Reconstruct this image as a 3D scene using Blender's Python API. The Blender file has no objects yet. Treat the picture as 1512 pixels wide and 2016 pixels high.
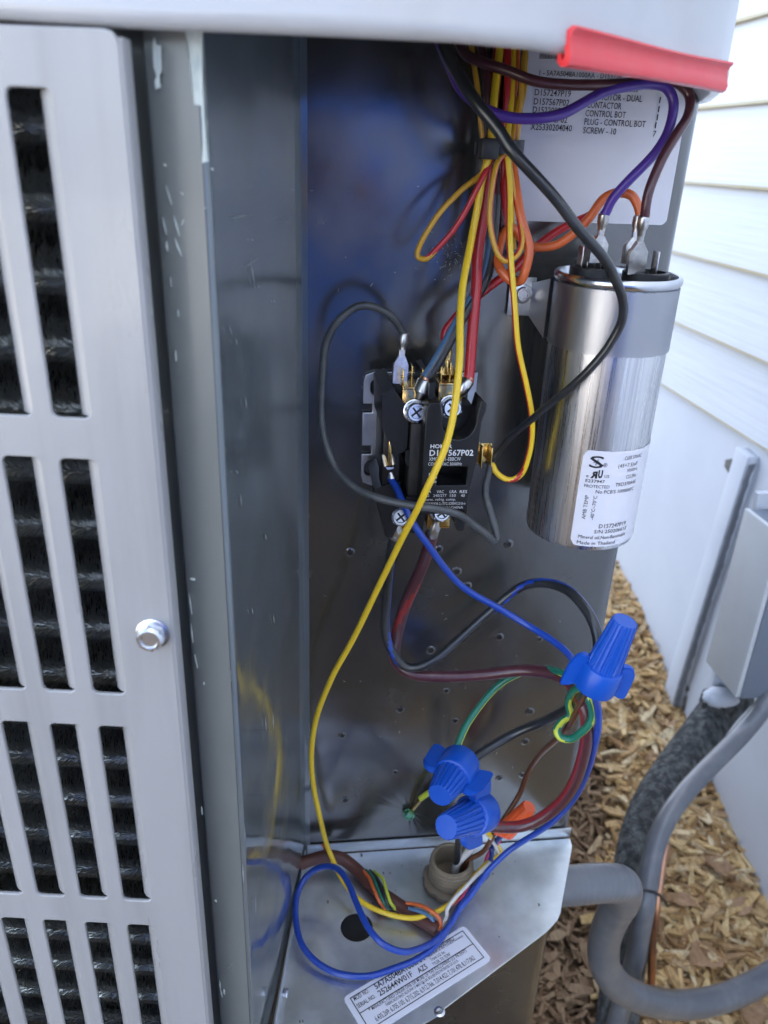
import bpy, bmesh, math, random
from mathutils import Vector, Matrix
random.seed(7)
R = math.radians
sc = bpy.context.scene
COL = sc.collection
# ------------------------------------------------------------------ camera
# unit-aligned frame: X right along the control panel, Y away from the lens, Z up; the lens is the origin
CR, CS, CD = Vector((.9927, -.0146, .1195)), Vector((-.1146, -.4186, .9009)), Vector((-.0368, .9081, .4172))
FPX = 1540.0
cam = bpy.data.cameras.new('camera'); camo = bpy.data.objects.new('camera', cam); COL.objects.link(camo)
right = Vector((CR.x, CS.x, -CD.x)); down = Vector((CR.y, CS.y, -CD.y)); fwd = Vector((CR.z, CS.z, -CD.z))
m = Matrix((right, -down, -fwd)).transposed().to_4x4()
camo.matrix_world = m
cam.sensor_fit = 'VERTICAL'; cam.sensor_height = 36.0; cam.sensor_width = 27.0
cam.lens = 36.0 * FPX / 2016.0
cam.clip_start = .01; cam.clip_end = 500
cam.dof.use_dof = True; cam.dof.focus_distance = .425; cam.dof.aperture_fstop = 11.0
sc.camera = camo
# ------------------------------------------------------------------ sky, sun, exposure
SUN = Vector((.62, .25, .74)).normalized()   # behind the house: the whole place lies in open shade
w = bpy.data.worlds.new('World'); sc.world = w; w.use_nodes = True
nt = w.node_tree; bg = nt.nodes['Background']
sky = nt.nodes.new('ShaderNodeTexSky'); sky.sky_type = 'NISHITA'; sky.sun_disc = False
sky.sun_elevation = math.asin(SUN.z); sky.sun_rotation = math.atan2(SUN.x, SUN.y)
sky.dust_density = 3.0; sky.air_density = .75; sky.ozone_density = .6
hs = nt.nodes.new('ShaderNodeHueSaturation'); hs.inputs['Saturation'].default_value = .72
nt.links.new(sky.outputs[0], hs.inputs['Color']); nt.links.new(hs.outputs[0], bg.inputs[0]); bg.inputs[1].default_value = .15
sl = bpy.data.lights.new('sun', 'SUN'); sl.energy = 3.0; sl.angle = R(.6); sl.color = (1, .95, .87)
so = bpy.data.objects.new('sun', sl); COL.objects.link(so); so.rotation_euler = SUN.to_track_quat('Z', 'Y').to_euler()
vs = sc.view_settings; vs.view_transform = 'Standard'; vs.look = 'None'; vs.gamma = 1; vs.use_curve_mapping = False
vs.exposure = 3.05
sc.cycles.max_bounces = 8; sc.cycles.glossy_bounces = 5; sc.cycles.diffuse_bounces = 4
sc.cycles.use_denoising = True; sc.cycles.sample_clamp_indirect = 6

# ------------------------------------------------------------------ rays
def ray(px, py):
    v = Vector((px - 756.0, py - 1008.0, FPX))
    return Vector((v.dot(CR), v.dot(CS), -v.dot(CD)))
def at(px, py, Y): v = ray(px, py); return v * (Y / v.y)
def atz(px, py, Z): v = ray(px, py); return v * (Z / v.z)
def atx(px, py, X): v = ray(px, py); return v * (X / v.x)

# ------------------------------------------------------------------ materials
M = {}
def mat(name, col, rough=.5, metal=0., spec=.5, coat=0., ior=1.5, bump=None, vary=None, trans=0.):
    mt = bpy.data.materials.new(name); mt.use_nodes = True; M[name] = mt
    t = mt.node_tree; b = t.nodes['Principled BSDF']; L = t.links.new
    b.inputs['Base Color'].default_value = (*col, 1); b.inputs['Roughness'].default_value = rough
    b.inputs['Metallic'].default_value = metal; b.inputs['Specular IOR Level'].default_value = spec
    b.inputs['IOR'].default_value = ior
    b.inputs['Coat Weight'].default_value = coat; b.inputs['Coat Roughness'].default_value = .04
    b.inputs['Transmission Weight'].default_value = trans
    tc = t.nodes.new('ShaderNodeTexCoord')
    if vary:   # (scale vec, amount, other colour, detail)
        mp = t.nodes.new('ShaderNodeMapping'); mp.inputs['Scale'].default_value = vary[0]
        n = t.nodes.new('ShaderNodeTexNoise'); n.inputs['Scale'].default_value = 1; n.inputs['Detail'].default_value = 6
        n.inputs['Roughness'].default_value = .6
        r = t.nodes.new('ShaderNodeValToRGB'); r.color_ramp.elements[0].position = vary[2] if len(vary) > 2 else .35
        r.color_ramp.elements[1].position = vary[3] if len(vary) > 3 else .7
        r.color_ramp.elements[0].color = (*col, 1); r.color_ramp.elements[1].color = (*vary[1], 1)
        L(tc.outputs['Object'], mp.inputs[0]); L(mp.outputs[0], n.inputs['Vector']); L(n.outputs[0], r.inputs[0])
        L(r.outputs[0], b.inputs['Base Color'])
    if bump:   # (scale vec, strength, distance)
        mp = t.nodes.new('ShaderNodeMapping'); mp.inputs['Scale'].default_value = bump[0]
        n = t.nodes.new('ShaderNodeTexNoise'); n.inputs['Scale'].default_value = 1; n.inputs['Detail'].default_value = 3
        bp = t.nodes.new('ShaderNodeBump'); bp.inputs['Strength'].default_value = bump[1]; bp.inputs['Distance'].default_value = bump[2]
        L(tc.outputs['Object'], mp.inputs[0]); L(mp.outputs[0], n.inputs['Vector']); L(n.outputs[0], bp.inputs['Height'])
        L(bp.outputs[0], b.inputs['Normal'])
    return mt
def rough_noise(mt, scale, lo, hi):
    t = mt.node_tree; b = t.nodes['Principled BSDF']
    tc = t.nodes.new('ShaderNodeTexCoord'); mp = t.nodes.new('ShaderNodeMapping'); mp.inputs['Scale'].default_value = scale
    n = t.nodes.new('ShaderNodeTexNoise'); n.inputs['Scale'].default_value = 1; n.inputs['Detail'].default_value = 5
    mr = t.nodes.new('ShaderNodeMapRange'); mr.inputs[1].default_value = .3; mr.inputs[2].default_value = .7
    mr.inputs[3].default_value = lo; mr.inputs[4].default_value = hi
    t.links.new(tc.outputs['Object'], mp.inputs[0]); t.links.new(mp.outputs[0], n.inputs['Vector'])
    t.links.new(n.outputs[0], mr.inputs[0]); t.links.new(mr.outputs[0], b.inputs['Roughness'])

mat('cap_paint', (.43, .43, .43), .30, spec=.5, coat=.4, vary=((20, 20, 20), (.38, .378, .37), .5, .8), bump=((14, 14, 20), .5, .004))
mat('louver_paint', (.325, .322, .318), .36, coat=.2, vary=((70, 70, 5), (.275, .272, .266), .45, .72), bump=((9, 9, 5), .35, .003))
rough_noise(M['louver_paint'], (50, 50, 12), .25, .5)
mat('post_paint', (.172, .182, .170), .34, coat=.15, vary=((40, 40, 12), (.20, .21, .195)), bump=((30, 30, 8), .15, .0015))
mat('scuff', (.36, .38, .37), .7)
mat('chip_paint', (.62, .66, .60), .6, vary=((300, 300, 120), (.40, .46, .43)))
mat('galvanised', (.60, .645, .68), .38, 1., vary=((28, 28, 28), (.84, .88, .91), .36, .66), bump=((160, 160, 160), .05, .001))
rough_noise(M['galvanised'], (38, 38, 38), .28, .52)
mat('steel', (.62, .63, .65), .22, 1., bump=((400, 400, 400), .08, .0005))
mat('zinc', (.60, .64, .70), .25, 1., vary=((500, 500, 500), (.75, .77, .80)))
mat('tin', (.66, .65, .62), .28, 1., vary=((400, 400, 400), (.45, .44, .42)))
mat('brass', (.72, .52, .20), .18, 1., vary=((300, 300, 300), (.55, .40, .16)))
mat('copper', (.72, .36, .20), .35, 1., vary=((60, 60, 30), (.42, .26, .20)))
mat('can', (.74, .75, .77), .26, 1., vary=((500, 500, 7), (.56, .56, .58), .42, .68), bump=((500, 500, 9), .05, .0006))
rough_noise(M['can'], (700, 700, 14), .20, .42)
mat('band', (.70, .71, .74), .34, 1., bump=((120, 120, 120), .08, .001))
mat('black_plastic', (.007, .007, .008), .38, bump=((700, 700, 700), .12, .0004))
mat('dull_black', (.018, .017, .016), .6, vary=((200, 200, 80), (.04, .036, .03)))
mat('rubber', (.014, .014, .015), .45)
mat('label_white', (.74, .74, .78), .45, vary=((8, 8, 8), (.70, .70, .75)))
mat('ink', (.015, .015, .018), .5)
mat('ink_white', (.72, .73, .74), .5)
mat('red_vinyl', (.72, .022, .028), .26, coat=.3, vary=((60, 60, 60), (.70, .045, .05)))
mat('wire_black', (.016, .018, .020), .28, coat=.3, vary=((90, 90, 90), (.03, .032, .034)))
mat('wire_grey', (.055, .06, .062), .36, vary=((120, 120, 120), (.09, .095, .095)))
mat('wire_yellow', (.86, .58, .025), .36, coat=.15, vary=((150, 150, 150), (.78, .50, .025), .5, .8))
mat('wire_yellow_shaded', (.66, .36, .03), .36, coat=.15, vary=((150, 150, 150), (.56, .30, .03), .5, .8))  # darker copy of the yellow: shade in the bundle put into the colour
mat('wire_red', (.52, .022, .030), .30, coat=.3, vary=((170, 170, 170), (.42, .03, .035), .5, .75))
mat('wire_darkred', (.24, .020, .022), .30, coat=.3)
mat('wire_maroon', (.075, .022, .028), .30, coat=.3, vary=((170, 170, 170), (.10, .04, .045), .5, .75))
mat('wire_blue', (.008, .05, .34), .30, coat=.3, vary=((170, 170, 170), (.02, .07, .36), .5, .75))
mat('wire_navy', (.012, .03, .17), .32, coat=.3)
mat('wire_purple', (.085, .035, .30), .34, coat=.2, vary=((170, 170, 170), (.07, .03, .24), .5, .75))
mat('wire_orange', (.70, .145, .035), .34, coat=.2, vary=((170, 170, 170), (.60, .12, .04), .5, .75))
mat('wire_green', (.010, .16, .10), .34, coat=.2, vary=((170, 170, 170), (.02, .13, .08), .5, .75))
mat('wire_lime', (.55, .62, .05), .36, coat=.15, vary=((170, 170, 170), (.46, .52, .06), .5, .75))
mat('wire_brown', (.115, .042, .018), .32, coat=.3)
mat('wire_white', (.66, .63, .58), .40, vary=((170, 170, 170), (.52, .49, .44), .5, .75))
mat('wire_pink', (.60, .06, .15), .38)
mat('wire_skyblue', (.09, .19, .33), .34, coat=.3)
mat('cable_brown', (.115, .040, .028), .42, vary=((120, 120, 120), (.09, .032, .022)))
mat('nut_blue', (.003, .080, .46), .36, bump=((800, 800, 800), .10, .0003))
mat('nut_orange', (.78, .105, .022), .38)
mat('pvc_tan', (.27, .215, .14), .55, vary=((90, 90, 90), (.19, .15, .10)))
mat('conduit_grey', (.135, .143, .155), .30, coat=.3, vary=((40, 40, 40), (.19, .195, .20), .45, .75), bump=((60, 60, 60), .15, .002))
mat('foam', (.045, .047, .047), .9, vary=((110, 110, 45), (.21, .22, .205), .42, .72), bump=((420, 420, 90), .9, .005))
mat('siding_paint', (.73, .765, .79), .5, vary=((3, 6, 30), (.69, .725, .75)), bump=((60, 4, 160), .35, .002))
mat('siding_edge', (.66, .58, .36), .7, vary=((6, 6, 6), (.74, .70, .55)))
mat('wall_board', (.66, .69, .73), .6, vary=((5, 5, 5), (.60, .63, .67)), bump=((40, 40, 40), .2, .002))
mat('box_paint', (.62, .64, .64), .5, vary=((12, 12, 12), (.56, .58, .59)))
mat('box_shaded', (.17, .20, .24), .5, vary=((12, 12, 12), (.20, .23, .27)))  # dark copy of the box paint: near side's shade put into the colour
mat('dirty_gap', (.10, .10, .09), .9, vary=((80, 80, 80), (.26, .25, .22)))
mat('side_shade_grey', (.34, .36, .39), .9, vary=((110, 110, 60), (.40, .41, .42), .5, .7))  # grey that carries the shade on the channel's side
mat('fin', (.60, .61, .58), .30, .8)
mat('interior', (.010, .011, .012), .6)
mat('green_screw', (.14, .34, .22), .25, .9)
mat('tie_black', (.012, .012, .014), .4)
mat('tie_grey', (.42, .45, .5), .35, trans=.25)
mat('shirt', (.09, .27, .92), .8, vary=((14, 14, 14), (.12, .32, .94)))
mat('jeans', (.05, .06, .09), .9)
mat('skin', (.50, .29, .20), .5)
mat('hair', (.03, .02, .015), .6)
mat('phone_black', (.01, .01, .012), .15)
mat('leaf_brown', (.34, .19, .09), .7, vary=((160, 160, 160), (.52, .33, .18)))

# dark glossy control-panel paint; fine relief: oil-canning and creases that radiate from the ground screw
SCREW = at(805, 1597, .44)
def panel_material(name, col, radial, gloss=(.09, .26), cior=2.0, coat=1.0):
    mt = mat(name, col, .14, spec=.35, coat=coat, ior=1.6 if coat > .5 else 1.45, vary=((60, 60, 20), tuple(c * 1.15 for c in col)))
    t = mt.node_tree; b = t.nodes['Principled BSDF']; L = t.links.new
    b.inputs['Coat IOR'].default_value = cior; b.inputs['Coat Roughness'].default_value = .05
    tc = t.nodes.new('ShaderNodeTexCoord'); N = t.nodes.new
    def noise(scale, detail, src):
        mp = N('ShaderNodeMapping'); mp.inputs['Scale'].default_value = scale
        n = N('ShaderNodeTexNoise'); n.inputs['Scale'].default_value = 1; n.inputs['Detail'].default_value = detail
        L(src, mp.inputs[0]); L(mp.outputs[0], n.inputs['Vector']); return n.outputs[0]
    def mth(op, a, b_=None):
        x = N('ShaderNodeMath'); x.operation = op
        for i, v in enumerate((a, b_)):
            if v is None: continue
            if isinstance(v, (int, float)): x.inputs[i].default_value = v
            else: L(v, x.inputs[i])
        return x.outputs[0]
    big = noise((14, 14, 9), 1, tc.outputs['Object'])
    fine = noise((160, 160, 70), 2, tc.outputs['Object'])
    h = mth('ADD', mth('MULTIPLY', big, 1.0), mth('MULTIPLY', fine, .018))
    if radial:
        sub = N('ShaderNodeVectorMath'); sub.operation = 'SUBTRACT'; sub.inputs[1].default_value = SCREW
        L(tc.outputs['Object'], sub.inputs[0])
        sp = N('ShaderNodeSeparateXYZ'); L(sub.outputs[0], sp.inputs[0])
        ang = mth('ARCTAN2', sp.outputs[2], sp.outputs[0])
        ln = N('ShaderNodeVectorMath'); ln.operation = 'LENGTH'; L(sub.outputs[0], ln.inputs[0])
        cb = N('ShaderNodeCombineXYZ'); L(mth('MULTIPLY', ang, 1.9), cb.inputs[0]); L(mth('MULTIPLY', ln.outputs['Value'], 9), cb.inputs[1])
        rn = noise((1.6, 1, 1), 1.5, cb.outputs[0])
        ridge = rn
        fall = N('ShaderNodeMapRange'); fall.inputs[1].default_value = .02; fall.inputs[2].default_value = .085
        fall.inputs[3].default_value = 1; fall.inputs[4].default_value = 0; L(ln.outputs['Value'], fall.inputs[0])
        h = mth('ADD', h, mth('MULTIPLY', mth('MULTIPLY', ridge, fall.outputs[0]), .30))
        # soft puckers in the lower half
        pk = noise((75, 75, 28), 1.5, tc.outputs['Object'])
        spz = N('ShaderNodeSeparateXYZ'); L(tc.outputs['Object'], spz.inputs[0])
        mz = N('ShaderNodeMapRange'); mz.inputs[1].default_value = -.30; mz.inputs[2].default_value = -.42
        mz.inputs[3].default_value = 0; mz.inputs[4].default_value = 1; L(spz.outputs[2], mz.inputs[0])
        h = mth('ADD', h, mth('MULTIPLY', mth('MULTIPLY', pk, mz.outputs[0]), .10))
    bp = N('ShaderNodeBump'); bp.inputs['Strength'].default_value = 1; bp.inputs['Distance'].default_value = .0016
    L(h, bp.inputs['Height']); L(bp.outputs[0], b.inputs['Normal']); L(bp.outputs[0], b.inputs['Coat Normal'])
    # rubbed scuffs make the gloss uneven
    rs = noise((30, 30, 30), 6, tc.outputs['Object'])
    mr = N('ShaderNodeMapRange'); mr.inputs[1].default_value = .4; mr.inputs[2].default_value = .75
    mr.inputs[3].default_value = gloss[0]; mr.inputs[4].default_value = gloss[1]; L(rs, mr.inputs[0]); L(mr.outputs[0], b.inputs['Roughness'])
    L(mr.outputs[0], b.inputs['Coat Roughness'])
    return mt
panel_material('panel_paint', (.030, .0295, .027), True, (.16, .32))
panel_material('side_paint', (.125, .148, .158), False, (.07, .20), 1.6, .7)

# mulch: colour per chip
def island_mat(name, cols, rough=.8):
    mt = bpy.data.materials.new(name); mt.use_nodes = True; M[name] = mt
    t = mt.node_tree; b = t.nodes['Principled BSDF']; b.inputs['Roughness'].default_value = rough
    g = t.nodes.new('ShaderNodeNewGeometry'); r = t.nodes.new('ShaderNodeValToRGB'); cr = r.color_ramp
    while len(cr.elements) < len(cols): cr.elements.new(.5)
    for i, c in enumerate(cols): cr.elements[i].position = i / (len(cols) - 1); cr.elements[i].color = (*c, 1)
    t.links.new(g.outputs['Random Per Island'], r.inputs[0])
    n = t.nodes.new('ShaderNodeTexNoise'); n.inputs['Scale'].default_value = 140; n.inputs['Detail'].default_value = 4
    mx = t.nodes.new('ShaderNodeMix'); mx.data_type = 'RGBA'; mx.blend_type = 'MULTIPLY'; mx.inputs[0].default_value = .6
    t.links.new(r.outputs[0], mx.inputs[6]); mr_ = t.nodes.new('ShaderNodeMapRange'); mr_.inputs[1].default_value = .3; mr_.inputs[2].default_value = .6; mr_.inputs[3].default_value = .35; mr_.inputs[4].default_value = 1; t.links.new(n.outputs[0], mr_.inputs[0]); t.links.new(mr_.outputs[0], mx.inputs[7])
    t.links.new(mx.outputs[2], b.inputs['Base Color'])
island_mat('chips', [(.30, .16, .06), (.74, .49, .20), (.86, .64, .31), (.54, .31, .12), (.88, .71, .42), (.38, .21, .09), (.80, .55, .25)])
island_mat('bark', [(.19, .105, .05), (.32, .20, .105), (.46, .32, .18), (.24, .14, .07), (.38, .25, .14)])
mat('soil', (.08, .048, .025), .95, vary=((50, 50, 50), (.19, .12, .06)), bump=((90, 90, 90), .9, .02))

# ------------------------------------------------------------------ object helpers
def link(o): COL.objects.link(o); return o
def setp(o, parent):
    if parent is not None:
        o.parent = parent; o.matrix_parent_inverse = Matrix.Translation(-parent.location) if parent.type == 'EMPTY' else Matrix.Identity(4)
    return o
def thing(name, label, cat, loc=(0, 0, 0), group=None):
    o = bpy.data.objects.new(name, None); o.empty_display_size = .02; o.location = loc
    return tag(link(o), label, cat, group)
def tag(o, label, cat, group=None):
    o['label'] = label; o['category'] = cat
    if group: o['group'] = group
    return o
def obj(name, bm, mats, parent=None, smooth=True, angle=40):
    me = bpy.data.meshes.new(name)
    if isinstance(bm, bpy.types.Mesh): me = bm
    else: bm.to_mesh(me); bm.free()
    if isinstance(mats, str): mats = [mats]
    if len(me.materials): me.materials.clear()
    for x in mats: me.materials.append(M[x])
    if smooth:
        me.shade_smooth()
        try: me.set_sharp_from_angle(angle=R(angle))
        except Exception: pass
    o = bpy.data.objects.new(name, me); link(o); setp(o, parent)
    return o
def box(bm, lo, hi, bev=0, mi=0, mtx=None):
    r = bmesh.ops.create_cube(bm, size=1)
    vs_ = r['verts']
    lo, hi = Vector(lo), Vector(hi)
    for v in vs_:
        v.co = Vector((lo[i] + (v.co[i] + .5) * (hi[i] - lo[i]) for i in range(3)))
    fs = list({f for v in vs_ for f in v.link_faces})
    if bev:
        es = list({e for v in vs_ for e in v.link_edges})
        rr = bmesh.ops.bevel(bm, geom=es, offset=bev, segments=2, affect='EDGES', profile=.5)
        vs_ = list({v for f in rr['faces'] for v in f.verts} | {v for v in vs_ if v.is_valid}); fs = [f for f in rr['faces']]
        allf = {f for v in vs_ for f in v.link_faces}
        for f in allf: f.material_index = mi
    else:
        for f in fs: f.material_index = mi
    if mtx is not None:
        for v in set(vs_): v.co = mtx @ v.co
    return bm
def nb(): return bmesh.new()
def frame(o, z, xh=Vector((1, 0, 0))):
    z = z.normalized(); x = xh - z * xh.dot(z)
    if x.length < 1e-4: x = Vector((0, 1, 0)) - z * z.y
    x.normalize(); y = z.cross(x)
    mm = Matrix((x, y, z)).transposed().to_4x4(); mm.translation = o
    return mm
def lathe(bm, prof, mtx, n=32, mi=0, mod=None, caps=True):
    rings = []
    for r, z in prof:
        ring = []
        for i in range(n):
            a = 2 * math.pi * i / n
            rr = r * (mod(i, r, z) if mod else 1)
            ring.append(bm.verts.new(mtx @ Vector((rr * math.cos(a), rr * math.sin(a), z))))
        rings.append(ring)
    for a, b in zip(rings, rings[1:]):
        for i in range(n):
            f = bm.faces.new((a[i], a[(i + 1) % n], b[(i + 1) % n], b[i])); f.material_index = mi
    if caps:
        for k, ring in ((0, rings[0][::-1]), (1, rings[-1])):
            f = bm.faces.new(ring); f.material_index = mi
    return bm
def prism(bm, pts, mtx, h0, h1, mi=0):
    a = [bm.verts.new(mtx @ Vector((x, y, h0))) for x, y in pts]; b = [bm.verts.new(mtx @ Vector((x, y, h1))) for x, y in pts]
    n = len(pts)
    fs = [bm.faces.new(a[::-1]), bm.faces.new(b)] + [bm.faces.new((a[i], a[(i + 1) % n], b[(i + 1) % n], b[i])) for i in range(n)]
    for f in fs: f.material_index = mi
    bmesh.ops.recalc_face_normals(bm, faces=fs)
    return bm
def plate(name, outline, holes, th, bev, mtx):
    cu = bpy.data.curves.new(name, 'CURVE'); cu.dimensions = '2D'; cu.fill_mode = 'BOTH'
    cu.extrude = th / 2 - bev; cu.bevel_depth = bev; cu.bevel_resolution = 1; cu.offset = -bev
    for pts in [outline] + holes:
        s = cu.splines.new('POLY'); s.points.add(len(pts) - 1); s.use_cyclic_u = True
        for p, q in zip(s.points, pts): p.co = (q[0], q[1], 0, 1)
    o = bpy.data.objects.new(name, cu); link(o)
    dg = bpy.context.evaluated_depsgraph_get()
    me = bpy.data.meshes.new_from_object(o.evaluated_get(dg))
    bpy.data.objects.remove(o); bpy.data.curves.remove(cu)
    me.transform(mtx); me.name = name
    return me
def rrect(x0, y0, x1, y1, r, n=4):
    pts = []
    for cx, cy, a0 in ((x1 - r, y1 - r, 0), (x0 + r, y1 - r, 90), (x0 + r, y0 + r, 180), (x1 - r, y0 + r, 270)):
        for i in range(n + 1):
            a = R(a0 + 90 * i / n); pts.append((cx + r * math.cos(a), cy + r * math.sin(a)))
    return pts
def circ(x, y, r, n=28): return [(x + r * math.cos(2 * math.pi * i / n), y + r * math.sin(2 * math.pi * i / n)) for i in range(n)]
def smooth_path(P, k=8):
    P = [Vector(p) for p in P]; out = []
    for i in range(len(P) - 1):
        p0 = P[max(i - 1, 0)]; p1 = P[i]; p2 = P[i + 1]; p3 = P[min(i + 2, len(P) - 1)]
        d1 = max((p1 - p0).length, 1e-6) ** .5; d2 = max((p2 - p1).length, 1e-6) ** .5; d3 = max((p3 - p2).length, 1e-6) ** .5
        m1 = (p2 - p1) if i == 0 else ((p1 - p0) / d1 - (p2 - p0) / (d1 + d2) + (p2 - p1) / d2) * d2
        m2 = (p2 - p1) if i == len(P) - 2 else ((p2 - p1) / d2 - (p3 - p1) / (d2 + d3) + (p3 - p2) / d3) * d2
        for j in range(k):
            t = j / k; t2, t3 = t * t, t * t * t
            out.append(p1 * (2 * t3 - 3 * t2 + 1) + m1 * (t3 - 2 * t2 + t) + p2 * (-2 * t3 + 3 * t2) + m2 * (t3 - t2))
    out.append(P[-1]); return out
def key(k, t):
    if not isinstance(k, list): return k
    for (a, x), (b, y) in zip(k, k[1:]):
        if t <= b: return x + (y - x) * max(0, t - a) / (b - a)
    return k[-1][1]
def tube(bm, path, r, n=14, stripe=None, ref=Vector((0, -1, .25)), cap=True):
    """stripe = (keys, half width) in degrees; keys is an angle or [(t, angle), ...]; 0 faces ref, +90 is the right side when the run goes down"""
    m_ = len(path); rings = []; last = None
    for i, p in enumerate(path):
        t = (path[min(i + 1, m_ - 1)] - path[max(i - 1, 0)]).normalized()
        x = ref - t * ref.dot(t)
        if x.length < .12 and last is not None: x = last - t * last.dot(t)
        x.normalize()
        if last is not None and x.dot(last) < -.2: pass
        last = x; y = t.cross(x)
        rr = r[i] if isinstance(r, list) else r
        rings.append([bm.verts.new(p + (x * math.cos(2 * math.pi * k / n) - y * math.sin(2 * math.pi * k / n)) * rr) for k in range(n)])
    for i in range(m_ - 1):
        a, b = rings[i], rings[i + 1]
        # match the ring start so that a sudden frame turn does not pinch the tube
        sh = 0
        if (a[0].co - b[0].co).length > 1.2 * (a[0].co - a[n // 4].co).length:
            sh = min(range(n), key=lambda s: (a[0].co - b[s].co).length)
        for k in range(n):
            f = bm.faces.new((a[k], b[(k + sh) % n], b[(k + 1 + sh) % n], a[(k + 1) % n]))
            if stripe:
                c = key(stripe[0], i / (m_ - 1))
                ang = 360 * (k + .5) / n
                if abs((ang - c + 180) % 360 - 180) < stripe[1]: f.material_index = 1
    if cap:
        bm.faces.new(rings[0]); bm.faces.new(rings[-1][::-1])
    return bm
def pts3(pts):
    out = []
    for p in pts:
        if isinstance(p, Vector): out.append(p)
        elif len(p) == 4: out.append(atz(p[0], p[1], p[3]) if p[2] == 'z' else atx(p[0], p[1], p[3]))
        else: out.append(at(*p))
    return out
def wire(name, label, pts, wpx, mats, stripe=None, group='wires in the control compartment', k=8):
    P = pts3(pts); zc = sum(fwd.dot(p) for p in P) / len(P)
    path = smooth_path(P, k)
    if isinstance(wpx, (tuple, list)):
        r0, r1 = (x / 2 * zc / FPX for x in wpx); r = [r0 + (r1 - r0) * i / (len(path) - 1) for i in range(len(path))]
    else: r = wpx / 2 * zc / FPX
    # tiny kinks: hand-bent wire is never perfectly smooth
    rnd = random.Random(name + label); ph = [rnd.uniform(0, 6.28) for _ in range(3)]
    for i in range(2, len(path) - 2):
        path[i] = path[i] + Vector((math.sin(i * .31 + ph[0]), math.sin(i * .27 + ph[1]), math.sin(i * .23 + ph[2]))) * .00030
    o = obj(name, tube(nb(), path, r, stripe=stripe), mats)
    tag(o, label, 'wire', group); return o, path, (r[0] if isinstance(r, list) else r), (r[-1] if isinstance(r, list) else r)
def spade(parent, P0, P1, wdir=Vector((1, 0, 0)), w_=.0075, name='spade_terminal', mt='tin', r=.0025):
    """crimp barrel at P0 running on to a flat female tab that ends at P1"""
    bm = nb(); d = (P1 - P0); L_ = d.length; mm = frame(P0, d, wdir)
    lathe(bm, [(r * .9, 0), (r * 1.08, L_ * .02), (r * 1.08, L_ * .2), (r * .8, L_ * .25), (r * .75, L_ * .34)], mm, 14)
    box(bm, (-.0016, -.0008, L_ * .2), (.0016, .0008, L_ * .5), .0003, mtx=mm)
    prism(bm, [(-.0016, 0), (.0016, 0), (w_ / 2, L_ * .17), (w_ / 2, L_ * .55), (-w_ / 2, L_ * .55), (-w_ / 2, L_ * .17)], mm @ Matrix.Translation((0, 0, L_ * .45)) @ Matrix.Rotation(R(90), 4, 'X') @ Matrix.Scale(1, 4), -.0016, .0016)
    for sgn in (-1, 1):   # rolled ears
        tube(bm, [mm @ Vector((sgn * w_ * .36, -.0018, L_ * .60)), mm @ Vector((sgn * w_ * .36, -.0018, L_ * 1.0))], .0013, 8)
    return obj(name, bm, mt, parent)
def ring_lug(parent, P0, P1, n=Vector((0, -1, 0)), mt='tin', r=.0032):
    bm = nb(); d = P1 - P0; L_ = d.length; mm = frame(P0, d, d.cross(n))
    lathe(bm, [(r, 0), (r * 1.12, .0006), (r * 1.12, L_ * .4), (r * .7, L_ * .5), (r * .55, L_ * .62)], mm, 14)
    mm2 = frame(P1, n); lathe(bm, [(.0052, -.0006), (.0052, .0006)], mm2, 20)
    o_ = obj('ring_terminal', bm, mt, parent)
    obj('copper_strands', tube(nb(), [P0 - d * .10, P0 + d * .06], r * .82, 10), 'copper', o_)
    return o_
def hexscrew(parent, P, n, rh=.0048, rf=.0056, h=.0035, mt='zinc', name='screw', slot=False):
    bm = nb(); mm = frame(P, n, Vector((.8, .1, .6)))
    lathe(bm, [(rf * .9, -.0002), (rf, .0003), (rf, .0010), (rh * .98, .0014)], mm, 28)
    pr = [(rh * math.cos(R(60 * i)), rh * math.sin(R(60 * i))) for i in range(6)]
    prism(bm, pr, mm, .0010, h * .85)
    lathe(bm, [(rh * .98, h * .80), (rh * .80, h), (rh * .62, h), (rh * .56, h * .86)], mm, 24)
    o = obj(name, bm, mt, parent, angle=25)
    if slot:
        b2 = nb()
        for a in (0, 90):
            box(b2, (-rh * .62, -.0005, h * .84), (rh * .62, .0005, h * .9), mtx=mm @ Matrix.Rotation(R(a), 4, 'Z'))
        obj('drive_slot', b2, 'ink', o)
    return o

# ------------------------------------------------------------------ lettering
_txt = {}
def glyphs(s, bold=0):
    key = (s, bold)
    if key not in _txt:
        cu = bpy.data.curves.new('text', 'FONT'); cu.body = s; cu.size = 1; cu.resolution_u = 2; cu.offset = bold
        o = bpy.data.objects.new('text', cu); link(o)
        me = bpy.data.meshes.new_from_object(o.evaluated_get(bpy.context.evaluated_depsgraph_get()))
        bpy.data.objects.remove(o); bpy.data.curves.remove(cu)
        _txt[key] = ([v.co.copy() for v in me.vertices], [tuple(p.vertices) for p in me.polygons])
        bpy.data.meshes.remove(me)
    return _txt[key]
def put_text(bm, s, fn, width, height, bold=.0):
    """fn(u, v) -> 3D; width is the length of the line, height its capital height"""
    vs_, fs = glyphs(s, bold)
    x0 = min(v.x for v in vs_); x1 = max(v.x for v in vs_); kx = width / (x1 - x0) if width else height / .70
    ky = height / .70
    nv = [bm.verts.new(fn((v.x - x0) * kx, v.y * ky)) for v in vs_]
    for f in fs:
        try: bm.faces.new([nv[i] for i in f])
        except ValueError: pass
def line_on(bm, s, P0, P1, n, h, off=.00025, bold=0., fit=True):
    x = (P1 - P0); wd = x.length; x.normalize(); y = n.cross(x)
    put_text(bm, s, lambda u, v: P0 + x * u + y * v + n * off, wd if fit else 0, h, bold)

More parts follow.
